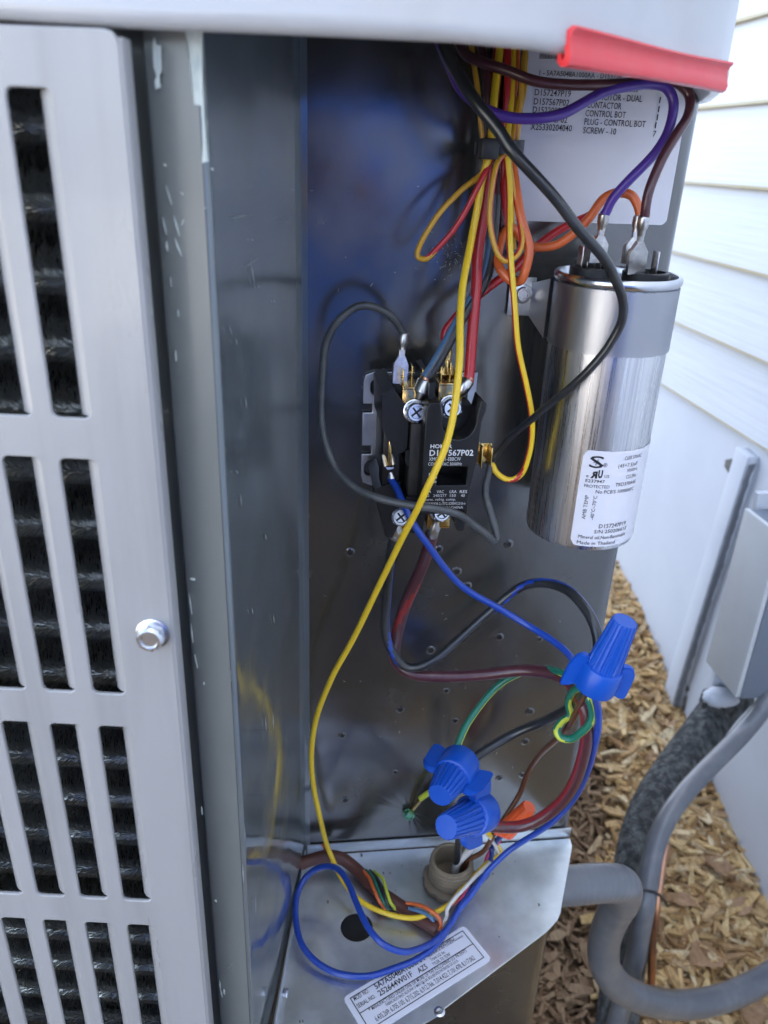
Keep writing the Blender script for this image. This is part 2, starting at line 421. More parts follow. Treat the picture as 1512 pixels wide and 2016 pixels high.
# ================================================================== GROUND
def ground_z(x, y):
    t = min(max((y - .55) / .85, 0), 1); s = t * t * (3 - 2 * t)
    return -.965 + .215 * s
bm = nb()
xs = [-60, -20, -6, -2, -1] + [-.6 + .05 * i for i in range(30)] + [1.2, 3, 8, 25, 60]
ys = [-60, -20, -6, -2, -1] + [-.3 + .06 * i for i in range(36)] + [2.5, 4, 9, 25, 60]
rnd = random.Random(3)
grid = [[bm.verts.new((x, y, ground_z(x, y) + (rnd.uniform(-.008, .008) if abs(x) < 1 and -.3 < y < 1.8 else 0))) for x in xs] for y in ys]
for j in range(len(ys) - 1):
    for i in range(len(xs) - 1): bm.faces.new((grid[j][i], grid[j][i + 1], grid[j + 1][i + 1], grid[j + 1][i]))
g = obj('ground', bm, 'soil'); g['kind'] = 'structure'
bm = nb(); box(bm, (-9, -14, ground_z(0, -1) - .1), (-1.5, 12, ground_z(0, -1) + .02), .01)  # unseen pale slab added to bounce warm sunlight into the shade
mat('slab_pale', (.44, .42, .38), .85, vary=((3, 3, 3), (.50, .48, .44)), bump=((80, 80, 80), .3, .004))
g = obj('bounce_slab', bm, 'slab_pale'); g['kind'] = 'structure'
def scatter(name, label, mt, n, region, size, seed, stack=.03):
    rnd = random.Random(seed); V = []; F = []
    for _ in range(n):
        x, y, ok = region(rnd)
        if not ok: continue
        L_ = size[0][0] + (size[0][1] - size[0][0]) * rnd.random() ** 1.35; W_ = L_ * rnd.uniform(.10, .26) if rnd.random() < .8 else L_ * rnd.uniform(.3, .55); T_ = rnd.uniform(*size[1])
        a = rnd.uniform(0, 6.28); q = Matrix.Rotation(a, 3, 'Z') @ Matrix.Rotation(rnd.gauss(0, .32), 3, 'X') @ Matrix.Rotation(rnd.gauss(0, .32), 3, 'Y')
        c = Vector((x, y, ground_z(x, y) + rnd.uniform(.002, stack)))
        bend = rnd.uniform(-.18, .18) * L_; k = len(V)
        for sx, wd in ((-1, rnd.uniform(.1, .8)), (0, 1), (1, rnd.uniform(.1, .8))):
            for sy, sz in ((-1, -1), (1, -1), (1, 1), (-1, 1)):
                V.append(c + q @ Vector((sx * L_ / 2, sy * W_ / 2 * wd + sx * sx * bend * .5, sz * T_ / 2 + sx * sx * bend * .3)))
        for s in (0, 4):
            for e in range(4): F.append((k + s + e, k + s + (e + 1) % 4, k + s + 4 + (e + 1) % 4, k + s + 4 + e))
        F.append((k + 3, k + 2, k + 1, k)); F.append((k + 8, k + 9, k + 10, k + 11))
    me = bpy.data.meshes.new(name); me.from_pydata([tuple(v) for v in V], [], F)
    o = obj(name, me, mt, smooth=False); o['kind'] = 'stuff'; tag(o, label, 'mulch'); return o
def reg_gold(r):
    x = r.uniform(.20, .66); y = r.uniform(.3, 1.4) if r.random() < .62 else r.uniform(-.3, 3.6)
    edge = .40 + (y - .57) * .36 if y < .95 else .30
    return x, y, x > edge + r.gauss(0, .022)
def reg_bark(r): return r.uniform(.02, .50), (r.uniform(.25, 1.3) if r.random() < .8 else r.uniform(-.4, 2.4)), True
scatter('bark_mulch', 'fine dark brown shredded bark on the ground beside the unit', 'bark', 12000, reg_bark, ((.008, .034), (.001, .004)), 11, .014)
scatter('wood_chips', 'golden wood chip mulch covering the ground along the house wall', 'chips', 40000, reg_gold, ((.009, .056), (.0012, .005)), 12, .034)

# ================================================================== HOUSE
XW = .65
house = thing('house', 'white house wall with lapped siding over a smooth base board', 'house', (XW, 1.5, -.9))
EXPO = .106; Z0 = -.530 * XW   # bottom edge of the lowest siding board
for i in range(26):
    z = Z0 + i * EXPO
    bm = nb(); y0, y1 = -4.0, 9.0
    prof = [(0.000, EXPO + .012), (-.004, EXPO + .012), (-.016, .004), (-.015, 0), (0, 0)]
    n = 27
    rows = []
    for j in range(n):
        y = y0 + (y1 - y0) * j / (n - 1)
        rows.append([bm.verts.new((XW + px, y, z + pz + .0006 * math.sin(j * 1.9 + i))) for px, pz in prof])
    for a, b in zip(rows, rows[1:]):
        for k in range(len(prof)):
            f = bm.faces.new((a[k], b[k], b[(k + 1) % len(prof)], a[(k + 1) % len(prof)]))
            if k in (2, 3): f.material_index = 1
    bm.faces.new(rows[0]); bm.faces.new(rows[-1][::-1])
    bmesh.ops.recalc_face_normals(bm, faces=bm.faces)
    obj('siding_board', bm, ['siding_paint', 'siding_edge'], house, smooth=False)
bm = nb(); box(bm, (XW + .003, -4, -1.15), (XW + 5, 9, Z0 + 26 * EXPO + .02)); obj('wall', bm, 'wall_board', house, smooth=False)
bm = nb(); box(bm, (XW - .006, -4, -1.1), (XW + .002, 9, Z0 - .003), .001); obj('base_board', bm, 'wall_board', house)
# stained gaps beside the channel on the base board
for nm, pp in (('stain_patch', [(1428, 905), (1440, 903), (1452, 925), (1447, 945), (1436, 935), (1426, 918)]),
               ('stain_patch', [(1431, 975), (1437, 973), (1432, 1008), (1425, 1012)]),
               ('stain_patch', [(1335, 1327), (1342, 1326), (1356, 1358), (1350, 1362)]),
               ('stain_patch', [(1347, 1372), (1353, 1370), (1347, 1398), (1342, 1400)])):
    bm = nb(); v = [atx(x, y, XW - .0075) for x, y in pp]
    bm.faces.new([bm.verts.new(q) for q in v])
    r_ = bmesh.ops.extrude_face_region(bm, geom=list(bm.faces))
    for q in [e for e in r_['geom'] if isinstance(e, bmesh.types.BMVert)]: q.co.x += .0013
    obj(nm, bm, 'dirty_gap', house, smooth=False)

# vertical line-set channel and the electrical box on the wall
ch = thing('wall_channel', 'narrow pale vertical channel on the wall with rough side coloured dark for shade, left of the grey box', 'channel', (XW - .03, .94, -.9))
bm = nb(); mmc = Matrix.Translation((XW - .0065, .965, -.36)) @ Matrix.Rotation(R(5.2), 4, 'X')
box(bm, (-.017, -.022, -.62), (0, .012, 0), .002, mtx=mmc); obj('channel_body', bm, 'wall_board', ch)
bm = nb()
rnd = random.Random(5)
rr_ = [(-.0305 + .012 * (0), 0)]
zs = [-.01 - .0085 * i for i in range(70)]
left = [bm.verts.new(mmc @ Vector((-.0165 + rnd.uniform(.0005, .002), -.0245 - rnd.uniform(0, .0015), z))) for z in zs]
rgt = [bm.verts.new(mmc @ Vector((-.002 - rnd.uniform(0, .004), -.0225, z))) for z in zs]
for i in range(len(zs) - 1): bm.faces.new((left[i], left[i + 1], rgt[i + 1], rgt[i]))
bmesh.ops.solidify(bm, geom=list(bm.faces), thickness=.002)
obj('side_shade_strip', bm, 'side_shade_grey', ch, smooth=False)  # rough strip, its darker grey stands in for shade on the channel side
eb = thing('electrical_box', 'pale grey electrical box fixed to the wall at the right edge', 'electrical box', (XW - .06, .73, -.57))
bm = nb(); box(bm, (.525, .692, -.572), (XW - .008, .765, -.357), .003); obj('box_body', bm, 'box_shaded', eb)
bm = nb(); box(bm, (.5195, .6935, -.570), (.5255, .7660, -.356), .0015); obj('box_cover', bm, 'box_paint', eb)
bm = nb()
ed = [at(1487, 968, .772), at(1478, 1050, .772), at(1468, 1085, .772), at(1462, 1092, .772), at(1450, 1150, .772), at(1437, 1215, .772), at(1424, 1222, .772), at(1412, 1290, .772), at(1398, 1345, .772), at(1420, 1362, .772)]
prism(bm, [(p.x, p.z) for p in ed] + [(XW - .03, ed[-1].z), (XW - .03, ed[0].z)], Matrix.Rotation(R(90), 4, 'X'), -.774, -.7665)
obj('caulk_bead', bm, 'wall_board', eb, smooth=False)

# ================================================================== CONDENSER UNIT
unit = thing('air_conditioner', 'grey outdoor air conditioner with its control compartment open', 'air conditioner', (.0, .6, -.9))
PY = .44
# back panel of the control compartment: flat sheet whose right edge rolls back
bm = nb(); prof = [(.004, PY), (.10, PY), (.2085, PY)]
for i in range(1, 9): prof.append((.2085 + .012 * math.sin(R(i * 11.25)), PY + .012 - .012 * math.cos(R(i * 11.25))))
prof += [(.2225, .50), (.2245, 1.0)]
zl = [-.96, -.80, -.60, -.486, -.40, -.30, -.20, -.10, 0, .11]
rows = [[bm.verts.new((x, y, z)) for x, y in prof] for z in zl]
for a, b in zip(rows, rows[1:]):
    for k in range(len(prof) - 1): bm.faces.new((a[k], a[k + 1], b[k + 1], b[k]))
back = obj('control_panel', bm, 'panel_paint', unit, angle=50)
# left wall of the compartment, flared, rolled into the corner post
LW0, LW1 = Vector((.0076, PY - .0005, 0)), Vector((-.0232, .2745, 0))
bm = nb(); prof = [(LW0.x + .004, LW0.y - .0008), (LW0.x + .0005, LW0.y - .001), (LW0.x - .0015, LW0.y - .009), (LW1.x + .0002, LW1.y + .003)]
for i in range(0, 5):
    a = R(10 + 20 * i); prof.append((LW1.x - .0022 + .0022 * math.cos(a), LW1.y + .0012 - .0022 * math.sin(a)))
rows = [[bm.verts.new((x, y, z)) for x, y in prof] for z in (-.96, -.6, -.45, -.3, -.15, 0, .11)]
for a, b in zip(rows, rows[1:]):
    for k in range(len(prof) - 1): bm.faces.new((a[k + 1], a[k], b[k], b[k + 1]))
side = obj('side_wall', bm, 'side_paint', unit, angle=35)
bm = nb(); prof = [(LW1.x - .0024, LW1.y - .0010), (-.0395, .2762), (-.0412, .2772), (-.0418, .280), (-.0421, .2835), (-.0440, .2850), (-.0600, .2880), (-.0610, .31)]
rows = [[bm.verts.new((x, y, z)) for x, y in prof] for z in (-.96, -.7, -.45, -.2, 0, .11)]
for a, b in zip(rows, rows[1:]):
    for k in range(len(prof) - 1): bm.faces.new((a[k + 1], a[k], b[k], b[k + 1]))
post = obj('corner_post', bm, 'post_paint', unit, angle=35)
# torn label residue and paint chips on the post
def flake(pp, Y=.2748):
    bm = nb(); v = [at(x, y, Y) for x, y in pp]
    bm.faces.new([bm.verts.new(q) for q in v]); bmesh.ops.triangulate(bm, faces=list(bm.faces))
    r_ = bmesh.ops.extrude_face_region(bm, geom=list(bm.faces))
    for q in [e for e in r_['geom'] if isinstance(e, bmesh.types.BMVert)]: q.co.y += .0011
    bmesh.ops.recalc_face_normals(bm, faces=bm.faces)
    return obj('paint_chip', bm, 'chip_paint', post, smooth=False)
flake([(303, 72), (307, 88), (317, 90), (318, 140), (314, 150), (316, 172), (306, 176), (304, 160), (308, 150), (302, 132), (300, 90)])
flake([(364, 60), (398, 55), (402, 130), (400, 205), (408, 240), (407, 300), (411, 318), (398, 321), (399, 290), (396, 208), (382, 206), (383, 150), (374, 130), (372, 90)], .2735)
rnd = random.Random(21)
for (x, y, dx, dy) in ((326, 365, 12, 38), (354, 378, 20, 12), (388, 396, 24, 20), (342, 425, 12, 40), (320, 428, 8, 34), (344, 470, 14, 34), (322, 322, 5, 5), (416, 330, 4, 5), (327, 475, 3, 20), (362, 430, -4, 14),
                       (335, 545, 2, 20), (345, 690, 2, 22), (350, 610, 2, 14), (388, 745, 7, 16), (374, 1140, 10, 2), (372, 1170, 6, 40), (376, 1230, 4, 36), (383, 1290, 6, 26), (452, 1320, 4, 14), (452, 1336, 3, 6), (400, 1345, 3, 3), (396, 1590, 3, 14),
                       (422, 1774, 5, 2), (463, 1922, 6, 28), (432, 1932, 3, 18), (434, 1950, 4, 14), (440, 1950, 3, 8)):
    wd = rnd.uniform(1.2, 2.6); nx, ny = -dy, dx; l = math.hypot(nx, ny); nx, ny = nx / l * wd, ny / l * wd
    flake([(x, y), (x + dx * .4 + nx, y + dy * .4 + ny), (x + dx + nx * .6, y + dy + ny * .6), (x + dx, y + dy), (x + dx * .5 - nx * .5, y + dy * .5 - ny * .5)])
bm = nb(); hp = at(459, 1903, .2752); lathe(bm, [(.0034, -.0006), (.0026, .0003), (.0017, .0003), (.0015, -.003)], frame(hp, Vector((.05, -1, 0))), 20)
o = obj('screw_hole', bm, ['post_paint', 'interior'], post)
for p in o.data.polygons:
    if p.index >= 40: p.material_index = 1
wn = Vector((LW0.y - LW1.y, -(LW0.x - LW1.x), 0)).normalized()
def on_wall(px, py):
    v = ray(px, py); return v * (LW1.dot(wn) / v.dot(wn)) + wn * .0006
rnd = random.Random(31)
for (x, y, dx, dy) in ((492, 470, 4, 4), (478, 528, 30, -22), (490, 510, 10, 60), (452, 430, 40, -8), (461, 665, 3, 14), (536, 590, 3, 6), (480, 780, 3, 26), (462, 925, 4, 8), (470, 970, 3, 30), (505, 560, 3, 8), (520, 1050, 2, 14), (493, 1195, 3, 16), (536, 1210, 2, 18), (520, 1410, 2, 30), (535, 1400, 2, 40), (475, 1700, 2, 40), (500, 1755, 2, 50), (448, 640, 6, 20)):
    wd = rnd.uniform(.6, 1.2); l = math.hypot(dx, dy); nx, ny = -dy / l * wd, dx / l * wd
    bm = nb(); bm.faces.new([bm.verts.new(on_wall(*q)) for q in ((x, y), (x + dx * .5 + nx, y + dy * .5 + ny), (x + dx, y + dy), (x + dx * .5 - nx, y + dy * .5 - ny))])
    obj('scuff_mark', bm, 'scuff', side, smooth=False)
bm = nb()
for _ in range(120):
    x, y = rnd.choice(((rnd.gauss(885, 22), rnd.gauss(505, 22)), (rnd.uniform(600, 1180), rnd.uniform(300, 1640)))); P = at(x, y, PY - .0006); a = rnd.uniform(0, 3.14); l = rnd.uniform(.0002, .0012)
    d = Vector((math.cos(a), 0, math.sin(a))) * l; e = Vector((-math.sin(a), 0, math.cos(a))) * .00012
    bm.faces.new([bm.verts.new(q) for q in (P - d - e, P + d - e, P + d + e, P - d + e)])
o = obj('panel_lint', bm, 'scuff', back, smooth=False); o['kind'] = 'stuff'
# screw dimples pierced through the back panel
first = None
for x, y in ((689, 1087), (864, 1081), (899, 1125), (1001, 1071), (983, 1254), (1062, 1258), (848, 1280), (879, 1360), (788, 1397), (896, 1419), (1043, 1401), (673, 1448), (1034, 1460), (778, 1520), (983, 1532), (1028, 1526), (679, 1575), (920, 1153)):
    P = at(x, y, PY)
    if first is None:
        bm = nb(); mmh = frame(Vector((0, 0, 0)), Vector((0, -1, 0)))
        lathe(bm, [(.0042, -.0003), (.0032, .0000), (.0022, .0004), (.0016, .0004), (.0012, -.0004)], mmh, 20, caps=False)
        lathe(bm, [(.0012, -.0006), (.0013, .0001)], mmh, 12, mi=1)
        first = obj('screw_hole', bm, ['panel_paint', 'interior'], back); first.location = P
    else:
        c = first.copy(); link(c); setp(c, back); c.location = P; k = random.Random(x).uniform(.75, 1.15); c.scale = (k, 1, k)

# bottom shelf, galvanised
SZ = -.493
sh_out = [(.0075, .4372), (.2185, .4372), (.2178, .430), (.2150, .424), (.1925, .379), (.1895, .3725), (.1855, .3670), (.1800, .3625), (.1740, .3580), (.0785, .3030), (.030, .289), (-.0195, .277), (-.0165, .306)]
kh = atz(702, 1826, SZ); sm = atz(865, 1993, SZ)
me = plate('control_shelf', sh_out, [circ(kh.x, kh.y, .0112), circ(sm.x, sm.y, .0019, 16)], .0012, .0003, Matrix.Translation((0, 0, SZ)))
shelf = obj('control_shelf', me, 'galvanised', unit)
bm = nb(); box(bm, (.0095, PY - .0022, SZ + .001), (.2185, PY - .0010, SZ + .0105), .0003); obj('shelf_flange', bm, 'galvanised', shelf)
d = (Vector((-.0195, .277, 0)) - Vector((.0075, .4372, 0))); mmf = Matrix.Translation((.0073, .4340, SZ + .0008)) @ Matrix.Rotation(math.atan2(d.y, d.x), 4, 'Z')
bm = nb(); box(bm, (0, 0, 0), (d.length * .97, .0011, .010), .0003, mtx=mmf); obj('shelf_flange', bm, 'galvanised', shelf)
hexscrew(shelf, at(552, 1966, .331) + Vector((.002, 0, .003)), Vector((.93, -.2, .3)), .0042, .005, .004, 'steel')
bm = nb(); lathe(bm, [(.0036, .0004), (.0022, .0012), (.0019, .0012), (.0018, -.002)], frame(Vector((sm.x, sm.y, SZ + .0004)), Vector((0, 0, 1))), 18, caps=False); obj('hole_rim', bm, 'steel', shelf)
bm = nb(); lathe(bm, [(.0118, -.0040), (.0118, -.0022)], frame(Vector((kh.x, kh.y, SZ)), Vector((0, 0, 1))), 24); obj('hole_plug', bm, 'interior', shelf)
# grit on the shelf
rnd = random.Random(9); bm = nb()
for _ in range(46):
    x, y = rnd.uniform(.0, .19), rnd.uniform(.30, .435)
    if y < .30 + x * .33: continue
    s = rnd.uniform(.0002, .0007); box(bm, (x - s, y - s * 1.6, SZ + .0006), (x + s, y + s * 1.6, SZ + .0006 + s))
o = obj('shelf_grit', bm, 'dirty_gap', shelf, smooth=False); o['kind'] = 'stuff'

# louvered side panel
LO = Vector((-.044, .26, 0)); LA = R(-8.5); LU = Vector((math.cos(LA), math.sin(LA), 0)); LN = Vector((LU.y, -LU.x, 0))  # LN faces the lens
LM = Matrix((LU, Vector((0, 0, 1)), LN)).transposed().to_4x4(); LM.translation = LO
slots = []; rowz = [(.0131, -.0852), (-.1003, -.2002), (-.2168, -.3180), (-.3345, -.4340), (-.4505, -.550)]
cols = [(-.0224 - .0200 * i - .0129, -.0224 - .0200 * i) for i in range(11)]
for zt, zb in rowz:
    for u0, u1 in cols:
        slots.append(rrect(u0, zb, u1, zt, .0022, 3))
me = plate('louver_panel', rrect(-.60, -.72, -.0012, .0285, .004, 3), slots, .0018, .0006, LM)
bm = nb(); bm.from_mesh(me); bpy.data.meshes.remove(me)
for zt, zb in rowz:      # rolled lip on the right of every slot
    for u0, u1 in cols:
        pr = [(u1 + .0003, -.0004), (u1 - .0014, -.0009), (u1 - .0030, -.0019), (u1 - .0044, -.0033), (u1 - .0049, -.0060)]
        a = [bm.verts.new(LM @ Vector((u, zt - .0002, h))) for u, h in pr]
        b = [bm.verts.new(LM @ Vector((u - .0012 * 0, zb + .0002, h))) for u, h in pr]
        for i in range(4): bm.faces.new((a[i], a[i + 1], b[i + 1], b[i]))
pr = [(-.0014, .0008), (-.0005, .0005), (0, -.0006), (0, -.0055)]
a = [bm.verts.new(LM @ Vector((u, .0265, h))) for u, h in pr]; b = [bm.verts.new(LM @ Vector((u, -.72, h))) for u, h in pr]
for i in range(3): bm.faces.new((a[i + 1], a[i], b[i], b[i + 1]))
louver = obj('louver_panel', bm, 'louver_paint', unit, angle=45)
uz = None
v = ray(303, 1243); t_ = (LO.dot(LN)) / v.dot(LN); PS = v * t_
hexscrew(louver, PS + LN * .001, LN + Vector((.05, 0, .05)), .0052, .0064, .0065, 'zinc', 'panel_screw')
# spiny coil behind the slots: one tube, copied
first = None
bm = nb(); rnd = random.Random(2); TL = .25
tube(bm, [Vector((0, 0, 0)), Vector((-TL, 0, 0))], .0048, 10, ref=Vector((0, 0, 1)))
n_u = 230
for i in range(n_u):
    for j in range(25):
        a = R(-100 + 200 * j / 24 + rnd.uniform(-5, 5)); u = -TL * (i + rnd.random()) / n_u
        L_ = .0126 * rnd.uniform(.84, 1.05); lean = rnd.gauss(.0009, .0013); ww = .00030
        c, s = math.cos(a), math.sin(a)
        tip = Vector((u + lean, -c * L_, s * L_)); rt = Vector((u, -c * .0045, s * .0045)); sd = Vector((.25 * ww, s * ww, c * ww)) * 1.0
        vs_ = [bm.verts.new(q) for q in (rt - sd, rt + sd, tip + sd * .7, tip - sd * .7)]
        bm.faces.new(vs_)
coil_m = Matrix((LU, -LN, Vector((0, 0, 1)))).transposed().to_4x4()
for i in range(25):
    z = .050 - .0236 * i; P = LO + LU * -.0185 - LN * .024 + Vector((0, 0, z))
    if first is None: first = obj('coil_tube', bm, 'fin', unit, smooth=False); o = first
    else: o = first.copy(); link(o); setp(o, unit)
    o.matrix_basis = Matrix.Translation(P) @ coil_m
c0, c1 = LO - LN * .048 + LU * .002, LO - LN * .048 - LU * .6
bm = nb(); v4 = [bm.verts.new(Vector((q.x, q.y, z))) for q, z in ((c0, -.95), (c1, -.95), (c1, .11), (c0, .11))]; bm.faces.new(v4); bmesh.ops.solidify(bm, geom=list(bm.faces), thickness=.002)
obj('light_block_plate', bm, 'interior', unit, smooth=False)  # dark plate added behind the coil to block light
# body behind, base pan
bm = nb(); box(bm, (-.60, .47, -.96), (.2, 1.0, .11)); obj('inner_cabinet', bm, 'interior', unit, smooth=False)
# top cap with rolled hem
out = [(-.62, .3475), (-.30, .299), (-.10, .2690), (-.062, .2635), (-.045, .2622), (0, .2625), (.050, .2630), (.074, .2645), (.088, .2700), (.110, .2860), (.150, .3160), (.166, .3285), (.176, .3400), (.186, .3600), (.200, .3900), (.222, .4400), (.232, .50), (.236, 1.05), (-.62, 1.05)]
CZ = .0293
cprof = [(.010, .0062), (.0045, .0012), (.0018, .0002), (.0000, .0010), (-.0012, .0032), (-.0010, .0060), (0, .0085), (.0002, .035), (.0030, .075), (.0120, .088), (.05, .096), (.12, .10)]
bm = nb(); rows = []
N_ = len(out)
def offs(i, d):
    p = Vector(out[i]); a = Vector(out[i - 1]); b = Vector(out[(i + 1) % N_])
    n1 = Vector((-(p - a).y, (p - a).x)).normalized(); n2 = Vector((-(b - p).y, (b - p).x)).normalized(); nn = (n1 + n2)
    nn = nn.normalized() / max(.5, nn.normalized().dot(n1)); return p + nn * d
for d_, z in cprof:
    rows.append([bm.verts.new((*offs(i, d_), CZ + z + (.0007 * math.sin(i * 1.3) if z < .01 else 0))) for i in range(N_)])
for a, b in zip(rows, rows[1:]):
    for i in range(N_): bm.faces.new((a[i], a[(i + 1) % N_], b[(i + 1) % N_], b[i]))
bm.faces.new(rows[-1]); bmesh.ops.recalc_face_normals(bm, faces=bm.faces)
cap = obj('top_cap', bm, 'cap_paint', unit, angle=50)

# red edge guard pushed over the hem
g0, g1 = Vector((.0845, .2690, 0)), Vector((.1690, .3310, 0)); gd = (g1 - g0); GL = gd.length; gd.normalize(); gn = Vector((gd.y, -gd.x, 0))
gprof = [(-.0010, .0010), (-.0010, -.0020), (.0004, -.0036), (.0022, -.0040), (.0036, -.0030), (.0040, -.0010), (.0032, .0022), (.0030, .0050), (.0036, .0066), (.0046, .0078), (.0044, .0086), (.0030, .0086), (.0014, .0074), (.0012, .0030), (.0016, -.0010), (.0006, -.0018), (.0002, .0004)]
bm = nb(); rows = []
for t_ in [0, .02] + [i / 12 for i in range(1, 12)] + [.99, 1]:
    rows.append([bm.verts.new(g0 + gd * (GL * t_) + gn * (h_ * 1.0) + Vector((0, 0, CZ + z_ * (.82 + .05 * math.cos(t_ * 5)) ))) for h_, z_ in gprof])
for a, b in zip(rows, rows[1:]):
    for k in range(len(gprof)): bm.faces.new((a[k], a[(k + 1) % len(gprof)], b[(k + 1) % len(gprof)], b[k]))
bm.faces.new(rows[0][::-1]); bm.faces.new(rows[-1]); bmesh.ops.recalc_face_normals(bm, faces=bm.faces)
tag(obj('edge_guard', bm, 'red_vinyl', None), 'red vinyl edge guard strip pushed on the hem of the top cap', 'edge guard')

# parts list sticker on the back panel
lab = [at(1032, 60, PY), at(1345, 60, PY), at(1312, 441, PY), at(1040, 435, PY)]
lx0, lx1, lz0, lz1 = .1215, .2093, lab[3].z, .075
me = plate('parts_label', rrect(lx0, lz0, lx1, lz1, .0035), [], .0004, .0001, Matrix.Translation((0, PY - .0006, 0)) @ Matrix.Rotation(R(90), 4, 'X'))
plab = obj('parts_label', me, 'label_white', back); plab['label'] = 'white printed parts list sticker'
bm = nb(); NF = Vector((0, -1, 0))
def pl(s, x0, y0, x1, y1, h, bold=.006):
    q = lambda x, y: at(1000 + x / 3.78, 60 + y / 3.78, PY - .0009)
    P0, P1 = q(x0, y0), q(x1, y1); P1.z = P0.z
    line_on(bm, s, P0, P1, NF, h / 3.78 * fwd.dot(P0) / FPX * 1.06, bold=bold)
pl('1 - 5A7A5048A1000AA - D153728', 232, 332, 840, 372, 32, .004)
pl('er : False', 815, 452, 965, 460, 28)
for i, (a_, b_, c_) in enumerate((('D157247P19', 'CAPACITOR - DUAL', '1'), ('D157567P02', 'CONTACTOR', '1'), ('D152209P02', 'CONTROL BOT', '1'), ('D152212P02', 'PLUG - CONTROL BOT', '1'), ('X25330204040', 'SCREW - 10', '7'))):
    xa = (197, 190, 182, 175, 166)[i]; ya = (482, 550, 612, 677, 738)[i]; xe = (465, 452, 440, 438, 472)[i]
    xb = (593, 585, 573, 566, 556)[i]; yb = (512, 575, 638, 700, 765)[i]; xf = (995, 840, 872, 1020, 800)[i]
    xc, yc = (1122, 1113, 1103, 1090, 1075)[i], (540, 607, 668, 727, 790)[i]
    pl(a_, xa, ya, xe, ya + 14, 40); pl(b_, xb, yb, xf, yb + 16, 40); pl(c_, xc, yc, xc + (9 if c_ == '1' else 22), yc, 38)
rnd = random.Random(4); x = 232
while x < 470:      # bar code at the top of the sticker
    wd = rnd.choice((2, 3, 5)); a_, b_ = at(1000 + x / 3.78, 60 + 212 / 3.78, PY - .00115), at(1000 + (x + wd) / 3.78, 60 + 212 / 3.78, PY - .00115)
    v4 = [bm.verts.new(q) for q in (a_, b_, b_ + Vector((0, 0, .0042)), a_ + Vector((0, 0, .0042)))]; bm.faces.new(v4); x += wd + rnd.choice((2, 3, 4))
obj('printed_text', bm, 'ink', plab, smooth=False)

# model sticker on the shelf
LZ = SZ + .0009
q8 = lambda x, y: atz(660 + x / 4.447, 1780 + y / 4.447, LZ)
TL_, TR_, BR_ = q8(65, 820), q8(1130, 185), q8(1360, 490)
ux = (TR_ - TL_); lw = ux.length; ux.normalize(); vy = Vector((0, 0, 1)).cross(ux); lh = abs((BR_ - TR_).dot(vy)); org = TL_
SM = Matrix((ux, vy, Vector((0, 0, 1)))).transposed().to_4x4(); SM.translation = Vector((org.x, org.y, SZ + .00085))
me = plate('model_label', rrect(0, -lh, lw, 0, .003), [], .0003, .0001, SM); slab = obj('model_label', me, 'label_white', shelf); slab['label'] = 'white model and serial number sticker'
bm = nb(); up = Vector((0, 0, 1))
def loc2(p): q = p - org; return q.dot(ux), q.dot(vy)
def rect(u0, v0, u1, v1):
    bm.faces.new([bm.verts.new(SM @ Vector((u, v, .0003))) for u, v in ((u0, v0), (u1, v0), (u1, v1), (u0, v1))])
bu0, bv0 = .0036, -.0026; bu1, bv1 = lw - .0036, -lh + .0036; lt = .0006
rect(bu0, bv0 - lt, bu1, bv0); rect(bu0, bv1, bu1, bv1 + lt); rect(bu0, bv1, bu0 + lt, bv0); rect(bu1 - lt, bv1, bu1, bv0)
dv = loc2(q8(228, 950))[1]; rect(bu0, dv - lt / 2, bu1, dv + lt / 2)
def sl_(s, x0, y0, x1, y1, h, bold=.004):
    P0, P1 = q8(x0, y0), q8(x1, y1); u0, v0 = loc2(P0); u1, v1 = loc2(P1)
    A = SM @ Vector((u0, v0, .0003)); B = SM @ Vector((u1, v0, .0003)); line_on(bm, s, A, B, up, h / 4.447 * fwd.dot(P0) / FPX * 1.25, off=0, bold=bold)
sl_('MOD. NO.', 172, 850, 305, 778, 32); sl_('5A7A5048A1000AA', 358, 748, 795, 497, 42, .016); sl_('SERIAL NO.', 202, 915, 362, 826, 32); sl_('252644W01F', 392, 808, 688, 632, 42, .016)
sl_('AZ5', 737, 608, 815, 563, 40, .016); sl_('AMERICAN STANDARD', 700, 520, 1047, 312, 28, .012); sl_('HEATING & AIR CONDITIONING', 818, 468, 1127, 292, 14, .006)
sl_('Trane U.S. Inc.', 842, 503, 972, 432, 24); sl_('TYLER, TX 75707', 862, 543, 1017, 452, 24)
sl_('MANUFACTURED UNDER ONE OR MORE OF THE FOLLOWING U.S. PATENTS', 328, 930, 1160, 424, 26); sl_('FABRICADO BAJO ALGUNA O MAS DE LAS SIGUIENTES PATENTES DE E.U.A.', 452, 896, 1087, 508, 22)
sl_('6,435,269; 6,705,105; 6,715,202; 6,912,766; 7,014,422; 7,101,478; 8,117,062', 362, 1030, 1230, 486, 38)
obj('printed_text', bm, 'ink', slab, smooth=False)

# green ground screw with its lug
gs = thing('ground_screw', 'small green hex ground screw in the panel beside the blue connectors', 'screw', SCREW)
hexscrew(gs, SCREW + Vector((0, -.0012, 0)), Vector((-.1, -1, -.1)), .0042, .0050, .0045, 'green_screw', 'screw_head')
bm = nb(); tube(bm, [SCREW + Vector((.001, -.0012, .001)), at(822, 1580, .434), at(830, 1570, .432)], .0021, 10); obj('ring_lug', bm, 'brass', gs)
bm = nb(); tube(bm, [at(828, 1572, .432), at(842, 1562, .430), at(870, 1550, .424)], .0022, 10); obj('wire_tail', bm, 'wire_lime', gs)

